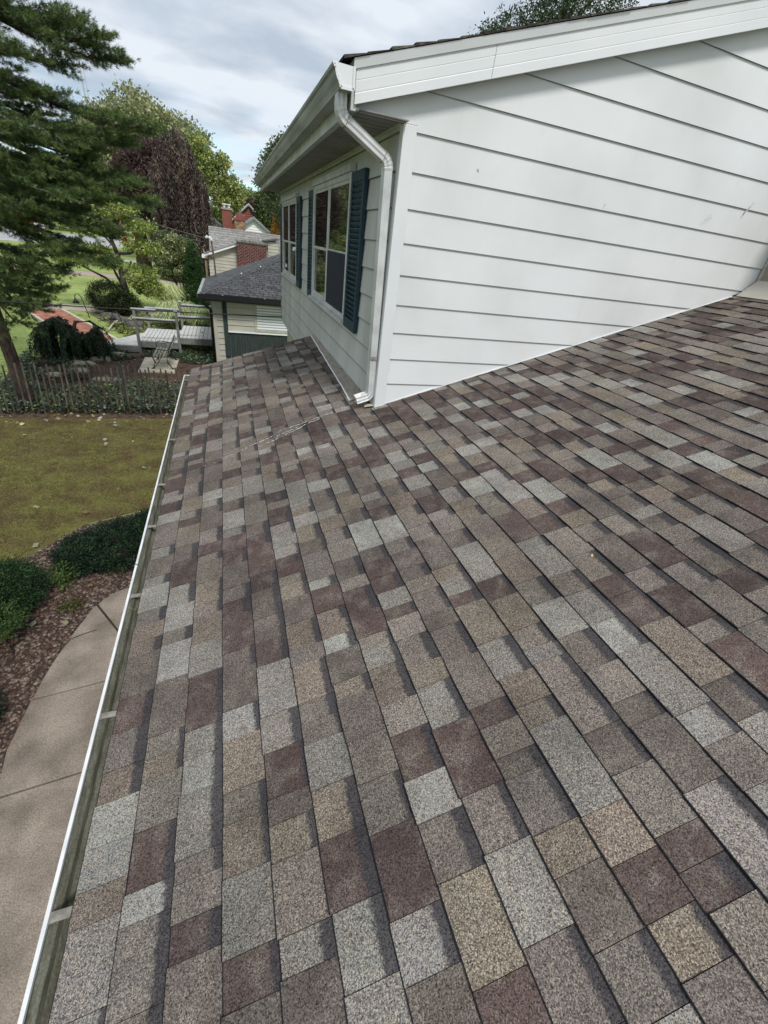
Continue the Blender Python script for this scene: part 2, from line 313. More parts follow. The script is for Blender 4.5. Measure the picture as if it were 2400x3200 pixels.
def quads(name, V, tint, m, parent=None, org=(0, 0, 0), kind=None, tri=False):
    """V (n,4,3) or (n,3,3) array, tint (n,3)"""
    n, k = V.shape[:2]; o_ = ORG[parent.name] if parent is not None else Vector(org)
    me = bpy.data.meshes.new(name)
    me.vertices.add(n*k); me.vertices.foreach_set('co', (V.reshape(-1, 3)-np.array(o_)).astype(np.float32).ravel())
    me.loops.add(n*k); me.loops.foreach_set('vertex_index', np.arange(n*k, dtype=np.int32))
    me.polygons.add(n); me.polygons.foreach_set('loop_start', np.arange(0, n*k, k, dtype=np.int32))
    me.update(calc_edges=True)
    a = me.color_attributes.new('tint', 'FLOAT_COLOR', 'POINT')
    c = np.ones((n, k, 4), dtype=np.float32); c[:, :, :3] = tint[:, None, :]; a.data.foreach_set('color', c.ravel())
    me.materials.append(m)
    ob = link_mesh(name, me, parent, o_)
    return tag(ob, kind=kind)
def unit(a): return a/np.maximum(np.linalg.norm(a, axis=-1, keepdims=True), 1e-9)
def rdir(n): return unit(rng.normal(size=(n, 3)))
def leafquads(P, D, L, W, curl=0.0):
    """diamond leaves at P along D"""
    n = len(P); S = unit(np.cross(D, rdir(n))); L = np.broadcast_to(L, (n,))[:, None]; W = np.broadcast_to(W, (n,))[:, None]
    return np.stack([P, P+D*L*.5+S*W*.5, P+D*L, P+D*L*.5-S*W*.5], axis=1)
def ctint(n, base, var=.25, hue=.12):
    b = np.array(base)*(1+var*rng.uniform(-1, 1, (n, 1)))
    return np.clip(b*(1+hue*rng.uniform(-1, 1, (n, 3))), .002, 1)
def blob_points(blobs, M_, K, spread):
    vol = np.array([b[3]*b[4]+b[4]*b[5]+b[3]*b[5] for b in blobs]); idx = rng.choice(len(blobs), M_, p=vol/vol.sum())
    B = np.array([b[:6] for b in blobs])[idx]; d = rdir(M_); r = rng.uniform(.55, 1.02, (M_, 1))**.6
    c = B[:, :3]+d*B[:, 3:6]*r; sc = rng.uniform(.6, 1.3, (M_, 1))*spread
    P = c[:, None, :]+rng.normal(size=(M_, K, 3))*sc[:, None, :]*np.array([1, 1, .65]); out = np.repeat(d, K, 0)
    return P.reshape(-1, 3), out, np.repeat(np.arange(M_), K)
def crown(name, blobs, M_, K, spread, L, W, base, parent, var=.35, droop=0.0, m=None, alt=None, altp=0.0):
    P, o, ci = blob_points(blobs, M_, K, spread); n = len(P)
    D = unit(rdir(n)*.8+o*.6+np.array([0, 0, -droop]))
    cb = ctint(M_, base, var, .1)
    if alt is not None:
        k = rng.random(M_) < altp; cb[k] = ctint(int(k.sum()), alt, var, .1)
    t = cb[ci]*(1+.25*rng.uniform(-1, 1, (n, 1)))
    return quads(name, leafquads(P, D, L*rng.uniform(.7, 1.2, n), W), t, m or LEAF, parent)
def clip(poly, a, b, c):  # keep a*x+b*y<=c
    out = []
    for i in range(len(poly)):
        p, q = poly[i], poly[(i+1) % len(poly)]; dp = a*p[0]+b*p[1]-c; dq = a*q[0]+b*q[1]-c
        if dp <= 0: out.append(p)
        if (dp < 0 < dq) or (dq < 0 < dp):
            t = dp/(dp-dq); out.append((p[0]+t*(q[0]-p[0]), p[1]+t*(q[1]-p[1])))
    return out
def setg(org, label=None): pass

# ================================================================== ground
GZ = -2.7
def sheet(name, poly, z, m, kind='structure', th=None, parent=None):
    b = MB()
    if th: b.prism(poly, lambda x, y: (x, y, z-th), lambda x, y: (x, y, z))
    else: b.add([(x, y, z) for x, y in poly], [tuple(range(len(poly)))])
    return b.build(name, m, parent, kind=kind if parent is None else None)
g_ = MB(); nx, ny = 60, 60
xs = np.linspace(-1, 1, nx)**3*700+0; ys = np.linspace(-.3, 1, ny)**3*1200
g_.add([(x, y, GZ-.004) for y in ys for x in xs], [(j*nx+i, j*nx+i+1, (j+1)*nx+i+1, (j+1)*nx+i) for j in range(ny-1) for i in range(nx-1)])
g_.build('ground', LAWN_F, kind='structure')
sheet('yard_lawn', [(-14, 5.0), (-3.2, 5.0), (-1.9, 6.9), (-.9, 7.3), (.34, 7.3), (.34, 11.75), (-14, 11.75)], GZ, LAWN_N)
sheet('gravel_bed', [(-9, -6), (.34, -6), (.34, 7.25), (-.95, 7.25), (-1.95, 6.85), (-3.25, 4.95), (-9, 4.95)], GZ+.004, GRAVBASE)
sheet('ivy_bed_soil', [(-14, 11.7), (1.6, 11.7), (1.6, 18.6), (-3.4, 18.6), (-5.3, 18.2), (-5.9, 16.2), (-5.6, 14.4), (-14, 14.0)], GZ+.004, SOIL)
sheet('planting_bed_soil', [(-3.0, 19.6), (-4.0, 22.3), (-6.2, 26.3), (3, 26.3), (3, 19.6)], GZ+.004, mat('bed_soil', (.06, .05, .03), (.17, .17, .06), scale=2.2, rough=1, bump=.6, bscale=30, fine=.3, fscale=15, detail=8))
sheet('front_walk', [(-16, 26.4), (4, 26.4), (4, 28.1), (-16, 28.1)], GZ+.006, WALK)
sheet('far_walk', [(-12, 41.5), (-5.9, 41.5), (-3.4, 39.8), (6, 39.8), (6, 42.4), (-3, 42.4), (-5.8, 44.2), (-14, 44.2)], GZ+.006, PINKW)
sheet('drive_strip', [(-5.4, 35.6), (4, 33.8), (4, 36.2), (-5.2, 37.6)], GZ+.006, PINKW)
sheet('kerb_walk', [(-60, 57.2), (30, 57.2), (30, 59.4), (-60, 59.4)], GZ+.006, mat('pale_concrete', (.42, .41, .37), (.5, .49, .45), scale=1, rough=.9))
sheet('road', [(-120, 64), (-30, 62), (-9, 84), (10, 96), (60, 98), (60, 110), (-12, 108), (-40, 92), (-120, 92)], GZ+.008, ASPH)

# walkway under the gutter: four slabs with real joints, curved outer edge
wk = MB(); wk.add([(-2, -3, GZ-.002), (.3, -3, GZ-.002), (.3, 5.2, GZ-.002), (-1.1, 5.2, GZ-.002)], [(0, 1, 2, 3)])
walk = wk.build('walkway', GRAVBASE, kind='structure')
outer = [(-1.66, -3), (-1.66, 1.2), (-1.67, 2.555), (-1.72, 3.0), (-1.69, 3.45), (-1.655, 3.75), (-1.62, 3.98), (-1.535, 4.35), (-1.455, 4.62), (-1.39, 4.83), (-1.31, 4.95), (-1.2, 5.06), (-1.1, 5.12), (-.9, 5.17), (-.5, 5.2), (.25, 5.2)]
def ox(y):
    for (a, b), (c, d) in zip(outer[:-1], outer[1:]):
        if b <= y <= d and d > b: return a+(c-a)*(y-b)/(d-b)
    return -1.6
gp = .008
def slab(poly):
    b = MB(); b.prism(poly, lambda x, y: (x, y, GZ-.06), lambda x, y: (x, y, GZ+.03)); ob = b.build('slab', CONC, walk)
    md = ob.modifiers.new('bevel', 'BEVEL'); md.width = .008; md.segments = 2; md.limit_method = 'ANGLE'
slab([(-1.66, -2.9), (.25, -2.9), (.25, 1.0-gp), (-1.66, 1.0-gp)])
slab([(-1.66, 1.0+gp), (.25, 1.0+gp), (.25, 2.77-gp), (-1.66, 2.56-gp)])
slab([(-1.66, 2.56+gp), (.25, 2.77+gp), (.25, 3.78-gp), (-1.685, 3.53-gp), (-1.72, 3.0)])
slab([(-1.68, 3.53+gp), (-.85, 3.64+gp), (-.62, 3.67+gp), (-1.36-gp, 4.86-gp), (-1.39-gp, 4.83), (-1.455, 4.62), (-1.535, 4.35), (-1.62, 3.98), (-1.655, 3.75)])
slab([(-.606, 3.675+gp), (.25, 3.78+gp), (.25, 5.2), (-.5, 5.2), (-.9, 5.17), (-1.1, 5.12), (-1.2, 5.06), (-1.31, 4.95), (-1.352, 4.875)])
tw = MB(); tw.tube([(-1.6, 4.12, GZ+.04), (-1.52, 4.3, GZ+.045), (-1.4, 4.36, GZ+.04), (-1.27, 4.4, GZ+.04)], [.006, .005, .005, .003], 5)
tag(tw.build('twig', BARK), 'thin curved dark twig lying on the concrete walkway', 'twig')

# brick path beyond the yard (joined bricks) with stone edging
bp_ = MB(); bp_.add([(-3.75, 19.4, GZ+.004), (-4.75, 18.9, GZ+.004), (-8.9, 26.2, GZ+.004), (-7.3, 26.4, GZ+.004)], [(0, 1, 2, 3)])
path = bp_.build('brick_path', MORTAR, kind='structure')
A = Vector((-4.25, 19.6, 0)); Bv = Vector((-8.0, 26.2, 0)); du = (Bv-A).normalized(); dv = Vector((du.y, -du.x, 0)); ln = (Bv-A).length
b = MB(); r_ = 0; s_ = 0
while s_ < ln-.1:
    off = .1 if r_ % 2 else 0; q = -.62-off
    while q < .60:
        c = A+du*(s_+.05)+dv*(q+.1)
        if -.66 < q+.1 < .66:
            k = random.uniform(.7, 1.25); b.obox((c.x, c.y, GZ+.02+random.uniform(-.004, .004)), du*.046, dv*.095, (0, 0, .02), (k, k*random.uniform(.85, 1.1), k, 1))
        q += .2
    s_ += .1; r_ += 1
b.build('paving_brick', PAVEB, path, kind='stuff', fix=False)
for sd_ in (-1, 1):
    s_ = 0
    while s_ < ln-.2:
        L_ = random.uniform(.35, .6); c = A+du*(s_+L_/2)+dv*(sd_*.73)
        b = MB(); b.obox((c.x, c.y, GZ+.05), du*(L_/2-.01), dv*.055, (0, 0, .06)); b.build('edge_stone', LIME, path); s_ += L_

# ================================================================== house
P_ = 0.3129; cp, sp_ = math.cos(P_), math.sin(P_); TN = math.tan(P_)
XW, YW = 1.675, 3.39
house = thing('house', 'white sided two storey house with blue shutters above the brown shingle roof', 'house', (0, 0, GZ))
HO = Vector((0, 0, GZ))
Rf = lambda s, y, h=0: Vector((s*cp-h*sp_, y, s*sp_+h*cp))
EX = .1433
SMAX = 5.74
# roof deck (dark sheet showing in the joints), as an L of two prisms
rd = MB()
def rprism(mb, s0, s1, y0, y1, h0, h1):
    mb.add([Rf(s0, y0, h0), Rf(s1, y0, h0), Rf(s1, y1, h0), Rf(s0, y1, h0), Rf(s0, y0, h1), Rf(s1, y0, h1), Rf(s1, y1, h1), Rf(s0, y1, h1)],
           [(0, 3, 2, 1), (4, 5, 6, 7), (0, 1, 5, 4), (1, 2, 6, 5), (2, 3, 7, 6), (3, 0, 4, 7)])
S1 = XW/cp
rprism(rd, .0, S1, -2.5, 6.40, -.03, -.001); rprism(rd, S1+.001, SMAX, -2.5, YW, -.03, -.001)
roof = rd.build('roof', DARK, house)
# palettes (granule blends)
PAL = [((.218, .214, .198), .10), ((.160, .151, .138), .13), ((.135, .115, .101), .25), ((.142, .114, .090), .14), ((.104, .085, .075), .16), ((.077, .053, .047), .16), ((.062, .044, .041), .06)]
pw = np.array([p[1] for p in PAL]); pw /= pw.sum()
unitme = {}
def wedge_arrays(jit=0):
    # local: x along (0..1), y upslope (0..1), z height (0..1); front edge full height, rear .22
    V = [(0, 0, 0), (1, 0, 0), (1, 1, 0), (0, 1, 0), (0, 0, .82), (1, 0, .82), (1, .03, 1), (0, .03, 1), (1, 1, .28), (0, 1, .28)]
    F = [(0, 1, 5, 4), (4, 5, 6, 7), (7, 6, 8, 9), (1, 2, 8, 6, 5), (3, 0, 4, 7, 9)]
    return V, F
V_, F_ = wedge_arrays()
me = bpy.data.meshes.new('shingle'); me.from_pydata(V_, [], F_)
a = me.color_attributes.new('tint', 'FLOAT_COLOR', 'POINT'); a.data.foreach_set('color', np.ones(len(V_)*4, dtype=np.float32))
uvl = me.uv_layers.new(name='UVMap')
for l in me.loops: uvl.data[l.index].uv = (V_[l.vertex_index][0], V_[l.vertex_index][1])
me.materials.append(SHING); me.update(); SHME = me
items = []
ncourse = int(SMAX/EX)+1
for k in range(ncourse):
    s0 = k*EX-.006 if k == 0 else k*EX
    if s0 >= SMAX-.02: break
    yend = 6.42 if s0 < S1-.13 else YW-.012
    y = -2.45-random.uniform(0, .2); recess = False
    while y < yend-.01:
        wd = random.uniform(.06, .16) if recess else random.choice([random.uniform(.07, .13), random.uniform(.11, .20), random.uniform(.16, .27)])
        c = PAL[rng.choice(len(PAL), p=pw)][0]; k2 = random.uniform(.78, 1.05)
        c = tuple(v*k2*random.uniform(.97, 1.03) for v in c)
        y1 = min(y+wd, yend+(random.uniform(-.006, .006) if yend > 5 else 0))
        w_up = min(EX+.006, SMAX-s0)
        if s0 < S1 < s0+w_up and y1 > YW and s0 >= S1-.13: pass
        items.append((s0+random.uniform(-.003, .003), y+.0008, y1-.0008, w_up, (.0062 if recess else .0108)+random.uniform(-.0006, .0008), c, random.uniform(.65, 1.0) if (recess or random.random() < .10) else 0.0))
        recess = (not recess) if random.random() < .86 else recess
        y = y1
f_ = 423.; Rm = np.array(cam.rotation_euler.to_matrix()); Cc = np.array(cam.location)
def in_view(P):
    q = Rm.T@(np.array(P)-Cc)
    if q[2] > -.1: return None
    u, v = 384+f_*q[0]/-q[2], 512-f_*q[1]/-q[2]
    return (u, v, -q[2]) if (-40 < u < 808 and -40 < v < 1064) else None
def score(it):
    P = Rf(it[0]+it[3]/2, (it[1]+it[2])/2); iv = in_view(P)
    if iv is None: return -1
    d = np.array(P)-Cc; dist = np.linalg.norm(d); cs = abs(d@np.array([-sp_, 0, cp]))/dist
    return (it[2]-it[1])*it[3]*cs/dist**2
items.sort(key=score, reverse=True)
fld = MB(); fld.uv = []
M3 = Matrix(((0, cp, -sp_), (1, 0, 0), (0, sp_, cp)))  # columns: local x->Y, y->upslope, z->normal
for i, (s0, y0, y1, wd, h, c, fl) in enumerate(items):
    if i < 300:
        o = bpy.data.objects.new('shingle', SHME); col.objects.link(o); o.parent = roof
        m4 = M3.to_4x4(); m4.translation = Rf(s0, y0)-HO
        o.matrix_local = m4@Matrix.Diagonal((y1-y0, wd, h, 1)); o.color = (*c, fl)
    else:
        fld.add([Rf(s0+v[1]*wd, y0+v[0]*(y1-y0), v[2]*h) for v in V_], F_, (*c, fl)); fld.uv += [(v[0], v[1]) for v in V_]
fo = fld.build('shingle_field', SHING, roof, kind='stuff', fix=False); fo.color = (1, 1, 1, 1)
# drip edge and rake board on the far roof end
b = MB(); rprism(b, .02, S1, 6.36, 6.395, -.16, -.031); b.build('rake_board', TRIM, house)
b = MB(); rprism(b, .01, .03, -2.5, 6.4, -.10, -.03); b.build('eave_fascia', TRIM, house)
# storm scrape marks, pale chalky lines on the shingles
random.seed(11)
def scrape(pts, wd):
    b = MB(); P = []
    for (a0, a1) in zip(pts[:-1], pts[1:]):
        n = max(2, int(math.dist(a0, a1)/.02))
        for i in range(n): t = i/n; P.append((a0[0]+(a1[0]-a0[0])*t, a0[1]+(a1[1]-a0[1])*t+random.uniform(-.010, .010)))
    for i in range(len(P)-1):
        if random.random() < .2: continue
        (s0, y0), (s1, y1) = P[i], P[i+1]; w2 = wd*random.uniform(.3, 1.1)
        b.add([Rf(s0, y0-w2, .0098), Rf(s1, y1-w2, .0098), Rf(s1, y1+w2, .0098), Rf(s0, y0+w2, .0098)], [(0, 1, 2, 3)])
    b.build('scrape_mark', CHALK, roof, fix=False, kind='stuff')
scrape([(.62, 3.36), (.80, 3.40), (.98, 3.50), (1.12, 3.50), (1.30, 3.52), (1.43, 3.53)], .0042)
scrape([(.76, 3.30), (.90, 3.355), (1.06, 3.41), (1.2, 3.475), (1.3, 3.49)], .0045)
scrape([(.86, 3.385), (1.0, 3.43), (1.10, 3.45)], .0035)
scrape([(.42, 3.30), (.55, 3.32), (.7, 3.34)], .0022)
scrape([(.28, 3.26), (.50, 3.28)], .0015)

# ---- lower gutter
gut = None
def gutter_profile(): return [(.012, -.012), (.012, -.085), (-.036, -.090), (-.048, -.07), (-.052, -.045), (-.066, -.02), (-.067, -.004)]
b = MB(); pr_ = gutter_profile(); y0, y1 = -2.5, 6.13; th = .0025
for (xa, za), (xb, zb) in zip(pr_[:-1], pr_[1:]):
    b.add([(xa, y0, za), (xa, y1, za), (xb, y1, zb), (xb, y0, zb)], [(0, 1, 2, 3)])
b.add([(x, y1, z) for x, z in pr_], [tuple(range(len(pr_)))])
gut = b.build('gutter', GRIME, house, fix=False)
md = gut.modifiers.new('solid', 'SOLIDIFY'); md.thickness = .002
b = MB(); b.box((-.077, y0, -.012), (-.066, y1, .000)); b.box((-.078, y0, -.026), (-.074, y1, -.0125)); b.box((-.075, y1-.001, -.006), (.03, y1+.012, .001)); 
lp = b.build('gutter_lip', LIP, gut)
for yy in (5.95, 4.04, 3.18, 2.61, 1.95, 1.25, .62, -.1):
    b = MB(); b.box((-.064, yy-.013, -.0115), (.010, yy+.013, -.009)); b.box((-.066, yy-.013, -.0165), (-.056, yy+.013, -.012)); ob = b.build('strap', STRAP, gut)
for yy in (4.9, 2.2):
    b = MB(); b.box((-.0795, yy, -.03), (-.063, yy+.012, .0012)); b.build('seam', STRAP, gut)
b = MB()
for i in range(420):
    yy = random.uniform(-.2, 6); xx = random.uniform(-.04, .0); a_ = random.uniform(0, 6.28); L_ = random.uniform(.004, .02)
    b.add([(xx, yy, -.092), (xx+math.cos(a_)*L_, yy+math.sin(a_)*L_, -.088), (xx-math.sin(a_)*.006, yy+math.cos(a_)*.006, -.09)], [(0, 1, 2)])
b.build('gutter_debris', SOIL, gut, kind='stuff', fix=False)
b = MB(); b.tube([(-.062, 1.86, .004), (-.03, 1.84, -.01), (.0, 1.88, .006), (.02, 1.90, .014)], [.0014, .0014, .001, .0008], 4); b.build('stem', mat('dry_stem', (.25, .22, .08)), gut)

# ---- lower storey body under the eave
b = MB(); b.box((.34, -2.4, GZ), (.40, 6.3, -.02)); b.box((.4, 6.24, GZ), (XW+.1, 6.3, .04)); b.build('lower_wall', SIDING, house)
b = MB(); b.box((.03, -2.5, -.115), (.34, 6.3, -.105)); b.build('eave_soffit', SOFFIT, house)
b = MB(); b.box((XW+.12, 6.3, GZ), (XW+.2, 10.72, .06)); b.build('back_wall', BEIGE, house)

# ---- upper storey walls: clapboards
Z0, EXS = .7527, .2008; TU = .312
rk = lambda x: 2.40+(x-1.31)*TU          # underside of the rake board
def board(polyXZ, zt, flip=False):
    b = MB()
    ff = lambda x, z: (x, YW-.003-.010*min(1, max(0, (zt-z)/EXS)), z); fb = lambda x, z: (x, YW+.004, z)
    b.prism(polyXZ, fb, ff); o = b.build('siding_board', SIDING, house)
    zl = min(p[1] for p in polyXZ); xs_ = [p[0] for p in polyXZ if abs(p[1]-zl) < 1e-6]
    if len(xs_) >= 2 and zt-zl < EXS+.01 and zt-zl > EXS-.01:
        m_ = MB(); m_.box((min(xs_), YW-.0138, zl-.0016), (max(xs_), YW-.004, zl-.0002)); m_.build('lap_shade_strip', LAPSHADE, o)  # painted shade line under the board's lower edge
    return o
for n in range(-2, 16):
    za, zb = Z0+n*EXS, Z0+(n+1)*EXS-.0015
    pl = [(XW+.08, za), (5.50, za), (5.50, zb), (XW+.08, zb)]
    pl = clip(pl, TN, -1, -.018); pl = clip(pl, -TU, 1, rk(0)+.02)     # above the roof, under the rake
    if len(pl) >= 3: board(pl, zb)
board([(1.335, 2.392), (XW+.08, 2.392), (XW+.08, 2.56-.0015), (1.7, rk(1.7)+.02), (1.335, rk(1.335)+.02)], 2.56)
b = MB(); b.box((1.30, YW+.006, 0), (5.5, YW+.1, 2.38)); 
wallb = MB(); wallb.prism([(XW, .45), (5.5, 1.7), (5.5, rk(5.5)+.15), (1.36, rk(1.36)+.12), (1.36, 2.412), (XW, 2.412)], lambda x, z: (x, YW+.12, z), lambda x, z: (x, YW+.0045, z)); wallb.build('gable_wall', DARK, house)
# white bottom trim where the gable meets the shingles
b = MB(); b.add([Rf(S1+.01, YW-.016, .008), Rf(SMAX-.25, YW-.016, .008), Rf(SMAX-.25, YW-.016, .013), Rf(S1+.01, YW-.016, .013), Rf(S1+.01, YW-.003, .008), Rf(SMAX-.25, YW-.003, .008), Rf(SMAX-.25, YW-.003, .018), Rf(S1+.01, YW-.003, .018)],
                [(0, 1, 2, 3), (4, 7, 6, 5), (0, 4, 5, 1), (3, 2, 6, 7), (0, 3, 7, 4), (1, 5, 6, 2)]); b.build('base_trim', WHITE, house)
for (xa, za, xb, zb) in ((4.50, 2.28, 4.43, 2.19), (4.52, 2.26, 4.46, 2.20), (4.93, 2.42, 4.86, 2.30), (4.90, 2.38, 4.87, 2.33), (3.38, 2.20, 3.37, 2.17), (2.23, 2.25, 2.24, 2.23)):
    b = MB(); b.add([(xa-.006, YW-.0145, za), (xa+.008, YW-.0145, za), (xb+.004, YW-.0145, zb), (xb-.002, YW-.0145, zb)], [(0, 1, 2, 3)]); b.build('scuff_mark', mat('scuff', (.46, .47, .48), (.64, .65, .66), scale=60, rough=.6), house, fix=False)
# corner post
b = MB(); b.box((XW-.014, YW-.020, .50), (XW+.078, YW-.001, 2.388)); b.box((XW-.014, YW-.0005, .50), (XW-.001, YW+.055, 2.388)); cpst = b.build('corner_post', WHITE, house)
md = cpst.modifiers.new('bevel', 'BEVEL'); md.width = .003; md.segments = 2
# window wall boards
YF = 10.70
for n in range(-4, 9):
    za, zb = Z0+n*EXS, Z0+(n+1)*EXS-.0015
    if n < -1: ya = 6.30
    else: ya = YW+.056
    zt = min(zb, 2.39)
    b = MB(); zc = max(za, .075)
    if zc >= zt: continue
    zc2 = max(zc, .553) if ya < 6 else zc
    fx = lambda y, z: (XW-.003-.013*min(1, max(0, (zb-z)/EXS)), y, z); bx_ = lambda y, z: (XW+.004, y, z)
    if zc2 > zc+.001:
        b.prism([(ya, zc2), (6.40, zc2), (6.40, zc), (YF, zc), (YF, zt), (ya, zt)], bx_, fx)
    else: b.prism([(ya, zc), (YF, zc), (YF, zt), (ya, zt)], bx_, fx)
    if zc2 < zt:
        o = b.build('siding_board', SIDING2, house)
        if za > .08:
            ys_ = ya if (za > .56 or ya > 6) else 6.40
            m_ = MB(); m_.box((XW-.0172, ys_, za-.0046), (XW-.004, YF, za-.0003)); m_.build('lap_shade_strip', LAPSHADE, o)  # dark strip drawn as the shade and dirt line along the lap
b = MB(); b.prism([(YW+.121, .4), (6.3, .4), (6.3, .08), (YF, .08), (YF, 2.39), (YW+.121, 2.39)], lambda y, z: (XW+.12, y, z), lambda y, z: (XW+.0045, y, z)); b.build('window_wall', DARK, house)
b = MB(); b.box((XW-.018, YF-.05, .07), (XW+.12, YF+.012, 2.39)); b.build('corner_post', mat('dark_corner', (.20, .21, .21), rough=.6), house)
b = MB(); b.box((XW-.02, 6.42, .052), (XW+.12, YF, .074)); b.build('starter_strip', TRIM, house)
# far side of the upper storey
b = MB(); b.box((XW+.121, YF-.06, .07), (7, YF, 3.4)); b.build('far_wall', SIDING, house)

# ---- roof to wall flashing with pale rim
b = MB(); fl0 = []
for i in range(34):
    y = 3.66+(6.385-3.66)*i/33; xi = XW-.004; xo = XW-.150+.095*(i/33)**.9+random.uniform(-.0025, .0025); fl0.append((xo, y))
for i, (xo, y) in enumerate(fl0[:-1]):
    x2, y2 = fl0[i+1]
    b.add([(xo, y, xo*TN+.017), (x2, y2, x2*TN+.017), (XW-.004, y2, XW*TN+.024), (XW-.004, y, XW*TN+.024)], [(0, 1, 2, 3)])
fl = b.build('flashing', FLASH, house, fix=False)
b = MB()
for i, (xo, y) in enumerate(fl0[:-1]):
    x2, y2 = fl0[i+1]; w2 = .011
    b.add([(xo-w2, y, xo*TN+.012), (x2-w2, y2, x2*TN+.012), (x2, y2, x2*TN+.019), (xo, y, xo*TN+.019)], [(0, 1, 2, 3)])
b.build('flashing_rim', LIP, fl, fix=False)
for t in (.06, .33, .56, .8):
    b = MB(); y = 3.66+2.7*t; b.tube([(XW-.035, y, XW*TN+.018), (XW-.035, y, XW*TN+.029)], .008, 8); b.build('nail', STRAP, fl)
b = MB(); b.box((XW-.012, 3.45, .545), (XW-.0005, 6.39, .572)); b.build('wall_gap', DARK, house)
b = MB(); b.obox((XW-.03, 3.42, .553), Vector((.05, -.02, .016)), Vector((.012, .03, 0)), (0, 0, .002)); b.build('tin_step', TANL, house)

# ---- rake board, drip edge, upper roof
ZT = lambda x: rk(x)+.152
def rake(x0, x1):
    b = MB(); yf = 3.30
    prof = [(0, .0), (0, .004), (.045, .004), (.048, .0028), (.050, .0028), (.052, .004), (.098, .004), (.100, .0028), (.102, .0028), (.104, .004), (.152, .004), (.152, 0)]
    V = []
    for x in (x0, x1):
        V += [(x, yf-p[1], rk(x)+p[0]) for p in prof]+[(x, yf+.02, rk(x)+.152), (x, yf+.02, rk(x))]
    n = len(prof)+2; b.add(V, [tuple(range(n)), tuple(range(2*n-1, n-1, -1))]+[(i, (i+1) % n, (i+1) % n+n, i+n) for i in range(n)])
    return b.build('rake_board', WHITE, house)
rake(1.318, 2.168); rake(2.171, 4.9); rake(4.903, 6.6)
b = MB(); V = []
for x in (1.30, 6.6): V += [(x, 3.287, rk(x)+.150), (x, 3.276, rk(x)+.192), (x, 3.40, rk(x)+.192), (x, 3.40, rk(x)+.1525), (x, 3.3, rk(x)+.1525)]
b.add(V, [(0, 1, 2, 3, 4), (9, 8, 7, 6, 5)]+[(i, (i+1) % 5, (i+1) % 5+5, i+5) for i in range(5)]); b.build('drip_edge', WHITE, house)
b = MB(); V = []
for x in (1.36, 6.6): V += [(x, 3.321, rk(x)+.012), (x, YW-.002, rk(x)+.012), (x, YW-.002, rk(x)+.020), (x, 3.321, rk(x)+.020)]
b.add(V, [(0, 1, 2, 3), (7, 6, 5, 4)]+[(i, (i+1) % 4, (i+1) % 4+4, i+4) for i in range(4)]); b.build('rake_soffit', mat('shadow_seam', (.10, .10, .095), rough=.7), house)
# upper roof deck and stepped courses
UA = math.atan(TU); cu, su_ = math.cos(UA), math.sin(UA)
ub = rk(1.235)+.196
Uf = lambda s, y, h=0: (1.235+s*cu-h*su_, y, ub+s*su_+h*cu)
b = MB(); b.add([Uf(0, 3.40, -.02), Uf(5.6, 3.40, -.02), Uf(5.6, 10.98, -.02), Uf(0, 10.98, -.02), Uf(0, 3.40, 0), Uf(5.6, 3.40, 0), Uf(5.6, 10.98, 0), Uf(0, 10.98, 0)], [(0, 3, 2, 1), (4, 5, 6, 7), (0, 1, 5, 4), (1, 2, 6, 5), (2, 3, 7, 6), (3, 0, 4, 7)]); ur = b.build('upper_roof', DARK, house)
b = MB(); b.uv = []
for k in range(39):
    y = 3.268+random.uniform(-.004, .004)
    while y < 10.98:
        wd = random.uniform(.15, .5) if y > 3.3 else random.uniform(.2, .4); c = PAL[rng.choice(len(PAL), p=pw)][0]; h = random.choice([.006, .011])+(.004 if y < 3.3 else 0)
        s0 = k*.1433+random.uniform(-.002, .002)
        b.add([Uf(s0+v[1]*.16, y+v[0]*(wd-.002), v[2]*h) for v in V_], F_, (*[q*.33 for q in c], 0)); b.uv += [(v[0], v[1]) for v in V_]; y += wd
o = b.build('roof_shingles', SHING, ur, kind='stuff', fix=False); o.color = (1, 1, 1, 1)

# ---- soffit of the upper eave
ZS = 2.385
b = MB(); b.box((1.30, 3.31, ZS-.008), (1.33, 10.95, ZS+.16)); b.build('fascia', TRIM, house)
b = MB(); b.box((1.331, 3.321, ZS), (1.352, YF+.2, ZS+.010)); b.box((XW-.03, 3.42, ZS-.004), (XW-.006, YF, ZS+.01)); b.build('soffit_channel', TRIM, house)
pm = MB(); xx0, xx1 = 1.352, XW
for j in range(3):
    y0 = j*.1; pm.box((xx0, y0+.002, ZS+.006), (xx1, y0+.052, ZS+.012)); pm.box((xx0, y0+.060, ZS+.008), (xx1, y0+.092, ZS+.013)); pm.box((xx0, y0+.0921, ZS+.045), (xx1, y0+.0995, ZS+.047))
pme = pm.mesh('soffit_panel', SOFFIT, (0, 0, 0))
yy = 3.322
while yy < YF+.1:
    o = bpy.data.objects.new('soffit_panel', pme); col.objects.link(o); o.parent = house; o.location = (0, yy, -GZ); yy += .303

